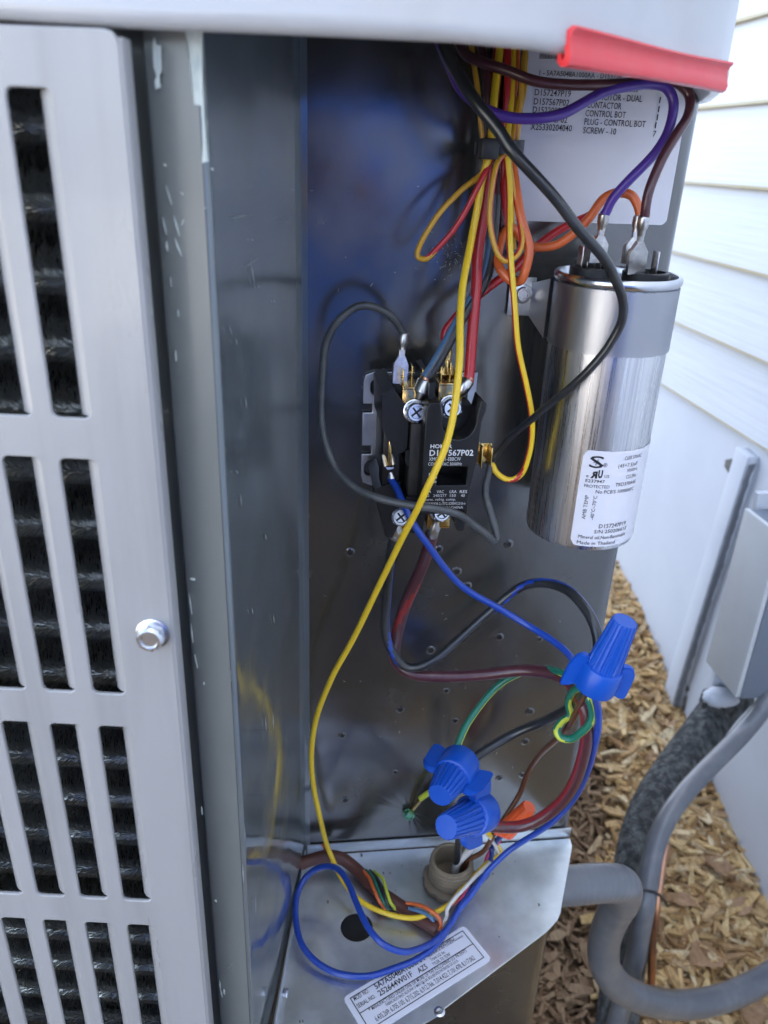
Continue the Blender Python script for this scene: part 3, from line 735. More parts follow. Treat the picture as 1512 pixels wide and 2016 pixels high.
# ================================================================== CAPACITOR
KX, KY, KT, KB, KR = .1678, .3965, -.0510, -.1958, .0305
capr = thing('capacitor', 'round silver dual run capacitor strapped to the right of the panel', 'capacitor', (KX, KY, KB))
KM = Matrix.Translation((KX, KY, 0))
bm = nb(); lathe(bm, [(.026, KB + .0003), (KR - .0022, KB), (KR - .0006, KB + .0009), (KR, KB + .0030), (KR, KT - .004)], KM, 72); obj('can', bm, 'can', capr)
bm = nb(); lathe(bm, [(KR, KT - .0052), (KR + .0012, KT - .0040), (KR + .0016, KT - .0026), (KR + .0014, KT - .0010), (KR + .0005, KT), (KR - .0008, KT - .0002), (KR - .0014, KT - .0014), (KR - .0018, KT - .0075), (.002, KT - .0070)], KM, 72); obj('rim', bm, 'steel', capr)
tx = [at(1160, 508, .3960), at(1248, 524, .3900)]
for P in (Vector((KX - .0125, KY + .0035, KT - .0030)), Vector((KX + .0120, KY - .0060, KT - .0036))):
    bm = nb(); lathe(bm, [(.0115, -.001), (.0115, .0048), (.0108, .0052), (.0096, .0052), (.0094, .0026), (.001, .0024)], Matrix.Translation(P), 32); cup = obj('insulator_cup', bm, 'rubber', capr)
    for dx in ((-.0072, -.0042, .0030) if P.x < KX else (-.0066, -.0036, .0040)):
        b2 = nb(); box(b2, (P.x + dx - .0004, P.y - .0034, P.z + .002), (P.x + dx + .0004, P.y + .0034, P.z + .0150), .0003); obj('spade_tab', b2, 'tin', cup)
# hold-down band with its foot on the panel
bm = nb(); bt, bb = KT - .0054, KT - .0365
n = 56; prof = []
for i in range(n + 1):
    a = R(-158 + 316 * i / n); prof.append((KX + (KR + .0009) * math.sin(a), KY - (KR + .0009) * math.cos(a)))
prof = [(.1360, PY - .0030), (KX - KR - .0006, KY + .012)] + prof[6:]
rows = [[bm.verts.new((x, y, z)) for x, y in prof] for z in (bb, bb + .006, (bt + bb) / 2, bt)]
for k_, row in enumerate(rows):
    row[0].co.z = KT - .012 - .018 * (1 - k_ / 3)
for a, b in zip(rows, rows[1:]):
    for i in range(len(prof) - 1): bm.faces.new((a[i], a[i + 1], b[i + 1], b[i]))
bmesh.ops.solidify(bm, geom=list(bm.faces), thickness=.0006); band = obj('hold_down_band', bm, 'band', capr, angle=30)
fp = at(1030, 580, PY - .002)
bm = nb(); box(bm, (fp.x - .0085, PY - .0034, fp.z - .0115), (.1385, PY - .0022, fp.z + .0095), .0004); obj('band_foot', bm, 'galvanised', band)
hexscrew(band, at(1028, 578, PY - .0036), NF, .0042, .0054, .003, 'zinc')
# printed label wrapped round the can
def cyl(px, py, Rr=KR):
    v = ray(px, py); a = v.x ** 2 + v.y ** 2; b = -2 * (v.x * KX + v.y * KY); c = KX ** 2 + KY ** 2 - Rr * Rr
    t = (-b - math.sqrt(max(b * b - 4 * a * c, 0))) / (2 * a); q = v * t
    return math.atan2(q.x - KX, -(q.y - KY)), q.z
def oncan(th, z, off): return Vector((KX + (KR + off) * math.sin(th), KY - (KR + off) * math.cos(th), z))
t0, z1 = cyl(1150, 884); z0 = KB + .0035; t1 = t0 + 2.6; rc = .0035
bm = nb(); n = 40; top = []; bot = []
for i in range(n + 1):
    s = i / n * (t1 - t0) * KR; e = min(s, (t1 - t0) * KR - s); dz = rc - math.sqrt(max(rc * rc - max(rc - e, 0) ** 2, 0))
    th = t0 + (t1 - t0) * i / n; top.append((th, z1 - dz)); bot.append((th, z0 + dz))
ft = [bm.verts.new(oncan(t, z, .00025)) for t, z in top]; fb = [bm.verts.new(oncan(t, z, .00025)) for t, z in bot]
for i in range(n): bm.faces.new((fb[i], fb[i + 1], ft[i + 1], ft[i]))
clab = obj('capacitor_label', bm, 'label_white', capr); clab['label'] = 'white ratings label wrapped round the can'
bm = nb(); c5 = lambda x, y: cyl(1020 + x / 5.4, 860 + y / 5.4, KR + .0003)
KOFF = .0005
def kl(s, x0, y0, x1, y1, h, bold=0., vert=False):
    (ta, za), (tb, zb) = c5(x0, y0), c5(x1, y1); hh = h / 5.4 * .43 / FPX * 1.1
    if vert: put_text(bm, s, lambda u, v: oncan(ta - v / KR, za + u, KOFF), abs(zb - za), hh, bold)
    else: put_text(bm, s, lambda u, v: oncan(ta + u / KR, za + v, KOFF), (tb - ta) * KR, hh, bold)
kl('c', 722, 425, 748, 425, 30, .012); kl('US', 915, 436, 965, 436, 30); kl('U', 845, 432, 893, 434, 72, .05)
(ta, za), (tb, zb) = c5(765, 432), c5(838, 434); put_text(bm, 'R', lambda u, v: oncan(tb - u / KR, za + v, KOFF), (tb - ta) * KR, .0036, .05)
kl('S', 750, 322, 905, 320, 118, .006); kl('x', 790, 275, 865, 275, 30, 0); kl('Y', 800, 300, 852, 300, 60, 0); kl('®', 900, 320, 945, 320, 40)
kl('E237947', 714, 476, 920, 480, 30, .008); kl('PROTECTED', 700, 530, 970, 532, 30); kl('TRD370A45', 1030, 528, 1242, 480, 36); kl("No PCB'S 10000AFC", 822, 600, 1225, 545, 36)
kl('C65R 370VAC', 1130, 247, 1310, 185, 36); kl('(45+7.5)uF', 1060, 328, 1268, 258, 36); kl('50/60Hz', 1155, 374, 1262, 345, 32); kl('C22.2No', 1142, 444, 1250, 400, 36)
kl('D157247P19', 855, 970, 1142, 900, 42); kl('S/N 250206612', 805, 1025, 1146, 955, 38); kl('Mineral oil,Non-flammable', 636, 1072, 1140, 985, 36); kl('Made in Thailand', 622, 1132, 1030, 1092, 36)
kl('AMB TEMP', 712, 875, 755, 622, 34, vert=True); kl('-40°C~70°C', 800, 882, 845, 628, 34, vert=True)
obj('printed_text', bm, 'ink', clab, smooth=False)

# ================================================================== CONTACTOR
con = thing('contactor', 'black two pole contactor with white print mounted mid panel', 'contactor', at(835, 1000, .43))
CF = .372   # front face of the cover
# bracket plate: slotted steel
def bx(px, py, Y): p = at(px, py, Y); return p.x, p.z
BY = PY - .0022
L0 = bx(722, 735, BY); L1 = bx(707, 955, BY); xr = bx(930, 850, BY)[0]
xl = (L0[0] + L1[0]) / 2 - .0003; zt, zb = L0[1] + .001, L1[1]
h1 = bx(741, 762, BY); h2 = bx(728, 922, BY); n1 = bx(727, 803, BY); n2 = bx(722, 885, BY)
ol = [(xl + .006, zt), (xr, zt), (xr, zb), (xl + .006, zb), (xl + .001, zb + .002), (xl, zb + .006), (xl, n2[1] - .0028), (xl + .0055, n2[1] - .0028), (xl + .0055, n2[1] + .0028), (xl, n2[1] + .0028), (xl, n1[1] - .0028), (xl + .0055, n1[1] - .0028), (xl + .0055, n1[1] + .0028), (xl, n1[1] + .0028), (xl, zt - .006), (xl + .001, zt - .002)]
me = plate('base_plate', ol, [rrect(h1[0] - .0035, h1[1] - .0048, h1[0] + .0035, h1[1] + .0048, .0033), rrect(h2[0] - .0035, h2[1] - .0048, h2[0] + .0035, h2[1] + .0048, .0033)], .0016, .0003, Matrix.Translation((0, BY, 0)) @ Matrix.Rotation(R(90), 4, 'X'))
obj('base_plate', me, 'galvanised', con)
# body proportions, world X and Z
X0 = at(750, 850, .40).x; X1 = at(942, 880, CF).x; XM = at(838, 880, CF).x - .001
ZT = at(840, 765, .40).z + .002; ZB = at(830, 1035, .395).z
bm = nb()
box(bm, (X0 + .0015, .402, ZB + .010), (X1 - .0005, BY - .001, ZT - .004), .0012)          # rear block
box(bm, (X0, .390, ZB + .022), (X0 + .0100, .404, ZT - .016), .001)                         # left cheek
prism(bm, [(X0 - .002, ZT - .001), (X0 + .004, ZT + .002), (X0 + .0125, ZT - .010), (X0 + .0125, ZT - .032), (X0 + .007, ZT - .034), (X0 - .001, ZT - .020)], Matrix.Rotation(R(90), 4, 'X'), -.428, -.386)
prism(bm, [(X0 + .0115, ZT - .031), (X0 + .0205, ZT - .029), (X0 + .0205, ZT - .033), (X0 + .0135, ZT - .040), (X0 + .0115, ZT - .038)], Matrix.Rotation(R(90), 4, 'X'), -.406, -.384)
prism(bm, [(X0 - .004, ZB + .026), (X0 + .010, ZB + .030), (X0 + .012, ZB + .008), (X0 + .007, ZB - .004), (X0 + .003, ZB - .003)], Matrix.Rotation(R(90), 4, 'X'), -.430, -.388)   # lower left foot
obj('housing', bm, 'black_plastic', con)
bm = nb(); xa, xb = at(806, 900, .384).x, at(834, 900, .384).x
box(bm, (xa, .3835, at(820, 978, .384).z), (xb, .402, at(820, 833, .384).z), .0006); obj('pole_bar', bm, 'dull_black', con)
# front cover with the scooped terminal pocket
zc0 = at(890, 1012, CF).z; zc1 = at(900, 770, CF).z; pk = at(905, 825, CF); prx = .0088
ol = [(XM, zc0), (X1 - .004, zc0), (X1, zc0 + .03), (X1 + .0005, zc1 - .016), (X1 + .0022, zc1 - .010), (X1 + .0022, zc1 - .007), (pk.x + .0105, zc1 - .0045)]
for i in range(11):
    a = R(10 - 200 * i / 10); ol.append((pk.x + prx * math.cos(a), pk.z - .001 + prx * 1.15 * math.sin(a)))
ol += [(pk.x - .0105, zc1 - .006), (XM + .0015, zc1 - .006), (XM, zc1 - .010)]
wn0, wn1 = bx(861, 920, CF), bx(917, 955, CF)
me = plate('front_cover', ol, [[(wn0[0], wn1[1]), (wn1[0], wn1[1]), (wn1[0], wn0[1]), (wn0[0], wn0[1])]], .016, .0007, Matrix.Translation((0, CF + .008, 0)) @ Matrix.Rotation(R(90), 4, 'X'))
cover = obj('front_cover', me, 'black_plastic', con, angle=35)
bm = nb(); box(bm, (XM, CF + .0155, zc0 + .001), (X1 - .001, .404, zc1 - .012), .0008)
prism(bm, [(XM + .0022, zc1 + .002), (XM + .0050, zc1 + .003), (XM + .0054, zc1 - .012), (XM + .0018, zc1 - .014)], Matrix.Rotation(R(90), 4, 'X'), -.425, -.378)      # divider between the poles
prism(bm, [(X1 - .008, zc0 + .004), (X1 - .001, zc0 + .004), (X1 - .002, zc0 - .014), (X1 - .0055, zc0 - .014), (X1 - .007, zc0 - .008)], Matrix.Rotation(R(90), 4, 'X'), -.425, -.380)   # lower right foot
prism(bm, [(XM - .006, zc0 + .006), (XM + .006, zc0 + .006), (XM + .004, zc0 - .016), (XM - .003, zc0 - .016)], Matrix.Rotation(R(90), 4, 'X'), -.425, -.382)
obj('arc_chute', bm, 'black_plastic', con)
bm = nb()
def cl(s, x0, y, x1, h, bold=.008):
    q = lambda x, yy: at(700 + x / 4.8, 660 + yy / 4.8, CF - .0003); P0, P1 = q(x0, y), q(x1, y); P1.z = P0.z
    line_on(bm, s, P0, P1, NF, h / 4.8 * fwd.dot(P0) / FPX * 1.06, bold=bold)
cl('HOMER', 706, 1066, 910, 36, .02); cl('D157567P02', 697, 1138, 1110, 55, .02); cl('XMC0-321-EBBCW', 693, 1186, 992, 34, 0); cl('COIL: 24VAC 50/60Hz', 685, 1230, 1002, 30, 0)
cl('FLA', 650, 1490, 712, 28, 0); cl('VAC', 765, 1490, 832, 28, 0); cl('LRA', 888, 1490, 953, 28, 0); cl('RES', 983, 1490, 1052, 28, 0)
cl('32', 655, 1526, 696, 26, 0); cl('240/277', 732, 1526, 857, 26, 0); cl('150', 890, 1526, 945, 26, 0); cl('40', 993, 1526, 1030, 26, 0)
cl('Herm. refrig. comp.', 640, 1564, 945, 26, 0); cl('TORQUE FOR Cu 75°C: SCREWS 25 lb-in', 636, 1604, 1035, 26, .003); cl('MADE IN CHINA', 740, 1640, 1013, 26, 0)
cl('[e]', 690, 1340, 766, 40); cl('c    us', 690, 1392, 762, 26)
obj('printed_text', bm, 'ink_white', cover, smooth=False)
# terminals: brass plates, combination screws, quick-connect tabs
def terminal(px, py, Y, up_, tabs):
    P = at(px, py, Y); t = thing_part('terminal', P, up_, tabs); return t
def thing_part(nm, P, up_, tabs):
    bm = nb(); s = 1 if up_ else -1
    z0_, z1_ = sorted((P.z - s * .006, P.z + s * .012))
    box(bm, (P.x - .0065, P.y + .001, z0_), (P.x + .0065, P.y + .0022, z1_), .0004)
    box(bm, (P.x - .0065, P.y + .001, P.z + s * .011 - .0006), (P.x + .0065, P.y + .022, P.z + s * .011 + .0006), .0004)
    o = obj(nm, bm, 'brass', con)
    for dx, dy in tabs:
        b2 = nb(); box(b2, (P.x + dx - .0004, P.y + dy, P.z + s * .010), (P.x + dx + .0004, P.y + dy + .0062, P.z + s * .0200), .0003)
        lathe(b2, [(.0007, -.0010), (.0007, .0010)], frame(Vector((P.x + dx, P.y + dy + .003, P.z + s * .016)), Vector((1, 0, 0))), 10); obj('spade_tab', b2, 'brass', o)
    hexscrew(o, P + Vector((0, -.0005, 0)), Vector((.05, -1, .12)), .0054, .0062, .0055, 'zinc', 'terminal_screw', slot=True)
    return o
terminal(816, 808, .386, True, ((-.006, .004), (.0, .013), (.0045, .006)))
terminal(886, 800, .386, True, ((-.005, .004), (.0015, .012), (.006, .006)))
terminal(786, 1012, .392, False, ()); terminal(866, 1004, .392, False, ())
# coil tabs: right side brass bracket, left side tab
P = at(957, 893, .398); bm = nb(); box(bm, (X1 - .001, .398, P.z - .006), (P.x + .003, .3988, P.z + .006), .0003)
box(bm, (P.x - .004, .3925, P.z - .0065), (P.x - .0032, .405, P.z + .006), .0003); box(bm, (P.x + .001, .391, P.z - .0045), (P.x + .0018, .402, P.z + .006), .0003); obj('coil_tab', bm, 'brass', con)
P = at(766, 885, .392); bm = nb(); box(bm, (P.x - .0008, .388, P.z - .008), (P.x + .0008, .396, P.z + .008), .0003); obj('coil_tab', bm, 'brass', con)

# ================================================================== WIRES
G = 'wires in the control compartment'
o, p_, r0, r1 = wire('wire', 'dark grey wire looping left of the contactor and crossing its front', [(795, 662, .404), (788, 645, .404), (770, 622, .402), (735, 604, .400), (700, 606, .400), (665, 631, .400), (643, 676, .400), (634, 740, .398), (633, 810, .395), (641, 872, .390), (659, 921, .384), (695, 957, .376), (741, 979, .368), (812, 995, .362), (858, 1002, .361), (904, 1014, .362), (935, 1033, .368), (956, 1052, .374), (971, 1066, .378), (977, 1056, .382), (966, 1014, .388), (957, 972, .393), (960, 935, .396), (966, 908, .398)], 15.5, 'wire_grey')
spade(o, at(795, 655, .404), at(786, 755, .400), name='spade_terminal')
o, *_ = wire('wire', 'thick black wire slanting down in front of the capacitor', [(868, 60, .385), (880, 105, .372), (905, 150, .360), (945, 213, .352), (985, 262, .348), (1010, 296, .346), (1060, 356, .344), (1110, 412, .342), (1150, 462, .341), (1185, 505, .342), (1210, 545, .345), (1225, 590, .349), (1222, 638, .352), (1201, 680, .354), (1160, 726, .358), (1112, 772, .366), (1070, 806, .376), (1032, 838, .386), (1000, 866, .394), (978, 892, .397), (968, 908, .398)], (24, 15), 'wire_black')
o, *_ = wire('wire', 'plain yellow wire running down over the contactor print to the shelf', [(985, 70, .415), (975, 180, .405), (966, 290, .400), (950, 345, .400), (943, 400, .398), (927, 470, .395), (913, 550, .386), (906, 640, .374), (903, 720, .364), (896, 800, .358), (880, 868, .356), (856, 930, .356), (831, 982, .358), (800, 1042, .366), (766, 1115, .378), (730, 1185, .388), (690, 1268, .396), (652, 1338, .400), (623, 1410, .404), (614, 1480, .406), (617, 1550, .408), (632, 1620, .412), (650, 1680, 'z', -.470), (673, 1730, 'z', -.478), (712, 1775, 'z', -.483), (760, 1799, 'z', -.484), (812, 1806, 'z', -.484), (858, 1796, 'z', -.483), (885, 1780, 'z', -.482), (905, 1755, 'z', -.480), (930, 1730, 'z', -.478), (955, 1704, 'z', -.470), (975, 1690, 'z', -.462), (984, 1676, .410), (972, 1655, .402), (962, 1640, .395)], 11.8, ['wire_yellow', 'wire_yellow'])
o, *_ = wire('wire', 'yellow and red striped wire hanging in a long loop beside the capacitor', [(1012, 70, .418), (1006, 180, .408), (998, 290, .402), (1001, 340, .400), (1003, 407, .396), (1005, 482, .390), (1010, 579, .386), (1018, 669, .384), (1036, 754, .384), (1046, 829, .385), (1043, 894, .388), (1026, 932, .391), (1001, 944, .393), (978, 931, .395), (967, 912, .397)], 12.5, ['wire_yellow', 'wire_red'], ([(0, -100), (.75, -95), (.9, 150), (1, 180)], 44))
o, *_ = wire('wire', 'thick red wire dropping straight to the right upper contactor lug', [(985, 60, .428), (972, 180, .415), (964, 305, .408), (956, 382, .408), (947, 457, .406), (939, 519, .402), (936, 579, .398), (929, 679, .392), (922, 752, .388)], 22, 'wire_red')
ring_lug(o, at(922, 748, .388), at(886, 800, .3845))
o, *_ = wire('wire', 'dark red wire passing behind the bundle to the contactor top', [(1160, 425, .425), (1130, 440, .425), (1092, 458, .425), (1050, 490, .424), (1013, 530, .422), (980, 553, .420), (930, 592, .418), (892, 630, .416), (877, 656, .415), (880, 690, .413)], 17, 'wire_red')
spade(o, at(880, 685, .413), at(884, 760, .404), mt='brass')
o, *_ = wire('wire', 'thick glossy black wire with blue sheen entering the left upper contactor lug', [(1000, 60, .432), (985, 200, .420), (976, 320, .414), (972, 420, .412), (967, 500, .408), (950, 558, .402), (918, 611, .396), (880, 675, .390), (840, 744, .387)], 25, ['wire_black', 'wire_skyblue'], (-62, 24))  # the blue sheen is painted on as a stripe along one side
ring_lug(o, at(838, 748, .387), at(816, 808, .3845), r=.0038)
wire('wire', 'yellow and red wire bent in a narrow loop left of the bundle', [(1010, 60, .436), (990, 180, .424), (972, 300, .410), (950, 340, .405), (905, 380, .402), (857, 428, .401), (827, 482, .402), (824, 508, .402), (836, 510, .401), (860, 490, .400), (890, 456, .399), (925, 400, .398), (952, 345, .398), (968, 300, .402), (958, 180, .416), (950, 60, .43)], 11.5, ['wire_yellow_shaded', 'wire_red'], ([(0, 180), (.50, 180), (.6, 0), (1, 0)], 68))
wire('wire', 'yellow wire with red stripe making a small U below the cable tie', [(1022, 190, .410), (1005, 290, .404), (980, 315, .398), (967, 395, .394), (966, 455, .392), (978, 494, .390), (997, 513, .389), (1017, 503, .390), (1028, 477, .392), (1022, 430, .396), (1008, 360, .400), (1003, 290, .404), (1030, 180, .42), (1035, 110, .43)], 11.5, ['wire_yellow_shaded', 'wire_red'], (90, 55))
o, *_ = wire('wire', 'orange wire looping below the cable tie and arching over to the capacitor', [(1000, 60, .44 - .012), (1002, 180, .418), (1004, 300, .408), (1013, 358, .402), (1028, 432, .396), (1040, 482, .393), (1038, 519, .392), (1026, 551, .393), (1006, 553, .396), (986, 531, .400), (980, 500, .406), (992, 460, .412), (1008, 450, .414), (1026, 470, .414), (1046, 483, .412), (1073, 487, .410), (1100, 481, .408), (1135, 455, .406), (1162, 424, .405), (1190, 392, .404), (1218, 379, .403), (1243, 384, .401), (1256, 404, .399), (1259, 428, .398)], 18, 'wire_orange')
spade(o, at(1258, 424, .398), at(1240, 520, .3960), w_=.0085)
o, *_ = wire('wire', 'purple wire swagging across the parts sticker to the left capacitor terminal', [(860, 60, .40), (880, 120, .392), (905, 172, .386), (950, 210, .381), (1000, 231, .378), (1040, 235, .377), (1093, 227, .377), (1145, 204, .379), (1190, 183, .382), (1235, 170, .386), (1280, 164, .390), (1310, 173, .391), (1325, 206, .390), (1319, 252, .388), (1291, 298, .387), (1240, 355, .388), (1203, 397, .391), (1189, 424, .393)], 20, 'wire_purple')
spade(o, at(1189, 420, .393), at(1174, 516, .3950), w_=.0085)
o, *_ = wire('wire', 'dark maroon wire arching along the cap to the right capacitor terminal', [(895, 60, .41), (915, 105, .400), (950, 124, .392), (1000, 140, .386), (1053, 158, .382), (1119, 168, .381), (1185, 168, .383), (1238, 163, .387), (1291, 160, .391), (1335, 166, .392), (1358, 188, .390), (1354, 226, .386), (1331, 268, .382), (1300, 319, .379), (1279, 372, .378), (1269, 428, .379)], 20, 'wire_maroon')
spade(o, at(1268, 424, .379), at(1250, 537, .3850), w_=.0088)
for nm, c1, xs_, ww in (('strand of dark red wire in the bundle at the left of the tie', 'wire_maroon', (945, 958, 966, 975, 985, 990), 17), ('strand of red wire down the middle of the bundle', 'wire_red', (1000, 1000, 992, 992, 991, 990), 13), ('strand of tan yellow wire at the left edge of the bundle top', 'wire_yellow_shaded', (925, 938, 950, 965, 985, 1000), 10), ('strand of yellow wire at the right edge of the bundle top', 'wire_yellow_shaded', (1040, 1028, 1016, 1006, 1008, 1012), 10), ('strand of orange wire behind the bundle below the tie', 'wire_orange', (1020, 1014, 1004, 1012, 1022, 1030), 11)):  # tan strands are yellow wire coloured darker for shade
    ys_ = (60, 160, 285, 350, 420, 490); i = len(nm) % 3
    wire('wire', nm, [(x, y, .418 + .003 * i - (.01 if 100 < y < 420 else 0)) for x, y in zip(xs_, ys_)], ww, c1)
# cable tie round the bundle
ct = thing('cable_tie', 'black cable tie cinched round the wire bundle', 'cable tie', at(975, 290, .40))
bm = nb(); c = at(983, 290, .402); path = [c + Vector((.0118 * math.cos(a), .0105 * math.sin(a), .0008 * math.cos(a))) for a in [2 * math.pi * i / 40 for i in range(41)]]
for i in range(40):
    a_, b_ = path[i], path[i + 1]; q = [bm.verts.new(x + Vector((0, 0, s))) for x, s in ((a_, -.0028), (b_, -.0028), (b_, .0028), (a_, .0028))]; bm.faces.new(q)
bmesh.ops.remove_doubles(bm, verts=bm.verts, dist=1e-6); bmesh.ops.solidify(bm, geom=list(bm.faces), thickness=.0012); obj('strap', bm, 'tie_black', ct)
c = at(962, 293, .392); bm = nb(); box(bm, (c.x - .0042, c.y - .004, c.z - .0045), (c.x + .0042, c.y + .004, c.z + .0045), .0009); obj('lock_head', bm, 'tie_black', ct)
# lower half
o, *_ = wire('wire', 'thin bright blue wire from the contactor down to the right connector', [(767, 935, .392), (776, 952, .388), (790, 985, .378), (814, 1028, .370), (838, 1067, .370), (877, 1121, .374), (917, 1159, .376), (977, 1194, .374), (1036, 1230, .366), (1088, 1262, .352), (1122, 1290, .340), (1145, 1325, .330), (1162, 1345, .322)], 14, 'wire_blue')
spade(o, at(773, 948, .390), at(762, 892, .393), w_=.006, r=.0022)
o, *_ = wire('wire', 'black wire with blue stripe dipping below the contactor and arching right', [(778, 1048, .397), (772, 1075, .398), (768, 1110, .400), (761, 1167, .402), (759, 1238, .400), (770, 1278, .397), (792, 1308, .393), (820, 1314, .391), (858, 1297, .391), (897, 1265, .393), (957, 1210, .396), (998, 1174, .396), (1036, 1152, .392), (1076, 1147, .384), (1116, 1162, .372), (1145, 1188, .360), (1165, 1220, .350), (1178, 1260, .342), (1176, 1310, .334), (1166, 1345, .326)], 20, ['wire_black', 'wire_blue'], ([(0, 80), (.2, 80), (.32, -95), (.5, -95), (.68, 85), (1, 85)], 22))
ring_lug(o, at(777, 1056, .397), at(786, 1012, .3905), r=.0036)
o, *_ = wire('wire', 'thick black wire with red stripe sweeping right and back to the lowest connector', [(850, 1050, .397), (846, 1075, .399), (834, 1105, .404), (814, 1155, .410), (791, 1212, .411), (779, 1258, .408), (779, 1294, .402), (795, 1318, .397), (820, 1329, .394), (877, 1331, .392), (957, 1327, .388), (1036, 1321, .380), (1090, 1327, .368), (1128, 1350, .354), (1149, 1389, .344), (1155, 1436, .340), (1147, 1496, .342), (1126, 1550, .348), (1094, 1590, .354), (1048, 1619, .358), (1008, 1629, .360), (960, 1625, .362), (935, 1612, .364)], 24, ['wire_maroon', 'wire_darkred'], ([(0, 75), (.12, 75), (.22, -95), (1, -92)], 32))
ring_lug(o, at(850, 1056, .397), at(866, 1004, .3905), r=.0030)
wire('wire', 'green and yellow striped ground wire arching between two blue connectors', [(892, 1490, .372), (903, 1464, .376), (925, 1417, .384), (953, 1377, .390), (989, 1345, .392), (1036, 1321, .386), (1076, 1316, .374), (1112, 1328, .358), (1140, 1348, .345), (1160, 1375, .338), (1166, 1400, .336), (1160, 1424, .336), (1143, 1443, .338), (1122, 1455, .341), (1103, 1451, .344), (1096, 1436, .347), (1106, 1420, .350), (1122, 1408, .352), (1118, 1385, .352), (1130, 1360, .345), (1150, 1348, .335), (1165, 1342, .326)], 15, ['wire_green', 'wire_lime'], ([(0, -60), (.3, -60), (.45, 40), (.6, 60), (1, -60)], 36))
wire('wire', 'black wire with navy underside between the upper and middle connectors', [(905, 1515, .374), (929, 1496, .378), (965, 1471, .384), (1016, 1443, .386), (1076, 1419, .378), (1118, 1396, .364), (1145, 1370, .344), (1162, 1345, .328)], 20, ['wire_black', 'wire_navy'], (-85, 44))
wire('wire', 'thin brown wire wandering from the upper connector into the conduit bushing', [(1160, 1350, .332), (1140, 1390, .344), (1122, 1425, .352), (1108, 1446, .360), (1092, 1460, .372), (1060, 1488, .392), (1040, 1520, .400), (1024, 1563, .402), (997, 1603, .400), (977, 1635, .398), (962, 1662, .398), (945, 1680, 'z', -.462), (925, 1692, 'z', -.470), (912, 1712, 'z', -.485), (905, 1730, 'z', -.51)], 11, 'wire_brown')
bl = [(1162, 1340, .324), (1170, 1368, .328), (1177, 1402, .332), (1177, 1437, .336), (1170, 1470, .342), (1155, 1520, .352), (1132, 1570, .364), (1097, 1610, .376), (1071, 1629, .382), (1031, 1655, .388), (1005, 1674, .390), (981, 1694, 'z', -.455), (960, 1714, 'z', -.462), (944, 1738, 'z', -.468), (928, 1763, 'z', -.474), (905, 1788, 'z', -.480), (884, 1822, 'z', -.484), (858, 1851, 'z', -.482), (824, 1868, 'z', -.474), (789, 1873, 'z', -.466), (755, 1859, 'z', -.460), (729, 1832, 'z', -.457), (711, 1801, 'z', -.455), (700, 1773, 'z', -.455), (687, 1740, 'z', -.455), (669, 1716, 'z', -.456), (648, 1705, 'z', -.459), (624, 1709, 'z', -.464), (600, 1730, 'z', -.470), (584, 1764, 'z', -.475), (582, 1803, 'z', -.479), (594, 1856, 'z', -.483), (618, 1890, 'z', -.486), (652, 1913, 'z', -.488), (688, 1921, 'z', -.488), (728, 1920, 'z', -.488), (772, 1907, 'z', -.488), (815, 1892, 'z', -.487), (846, 1872, 'z', -.487), (870, 1844, 'z', -.487), (893, 1806, 'z', -.487), (912, 1775, 'z', -.485), (932, 1745, 'z', -.482), (950, 1718, 'z', -.478), (962, 1690, 'z', -.470), (972, 1665, .405), (985, 1645, .398), (998, 1628, .394)]
wire('wire', 'long royal blue wire looping over the shelf round the knockout hole', bl, 12.5, 'wire_blue', k=6)
# brown sheathed thermostat cable and its thin conductors
tcab = [(560, 1712, 'z', -.480), (582, 1704, 'z', -.482), (611, 1694, 'z', -.482), (645, 1686, 'z', -.480), (676, 1691, 'z', -.482), (700, 1711, 'z', -.485), (728, 1739, 'z', -.487), (762, 1766, 'z', -.487), (796, 1790, 'z', -.488), (831, 1811, 'z', -.488), (862, 1831, 'z', -.488)]
o, tp, *_ = wire('control_cable', 'brown sheathed thermostat cable lying across the shelf', tcab, 25, 'cable_brown')
o['category'] = 'cable'
def wrap(lbl, mt, i0, i1, dx, w_=6):
    sub = tp[i0:i1]; out_ = []
    for i, p in enumerate(sub):
        t = i / (len(sub) - 1); a = R(-100 + 250 * t); out_.append(p + Vector((dx + .0052 * math.sin(a) * .8 + .006 * (t - .5), 0, .0052 * math.cos(a * .7))))
    wire('thin_wire', lbl, out_, w_, mt, group='thin thermostat conductors', k=3)
i0 = 40
for k_, (nm, mt) in enumerate((('thin orange conductor wrapped round the brown cable', 'wire_orange'), ('thin green conductor wrapped round the brown cable', 'wire_green'), ('thin black conductor wrapped round the brown cable', 'wire_black'), ('thin pale yellow conductor wrapped round the brown cable', 'wire_lime'))):
    q = [(712 + 8 * k_, 1712 + 1 * k_, 'z', -.4835), (728 + 8 * k_, 1730, 'z', -.480), (737 + 8 * k_, 1752, 'z', -.480), (746 + 8 * k_, 1775 + k_, 'z', -.483), (760 + 6 * k_, 1790, 'z', -.488)]
    wire('thin_wire', nm, q, 6.5, mt, group='thin thermostat conductors')
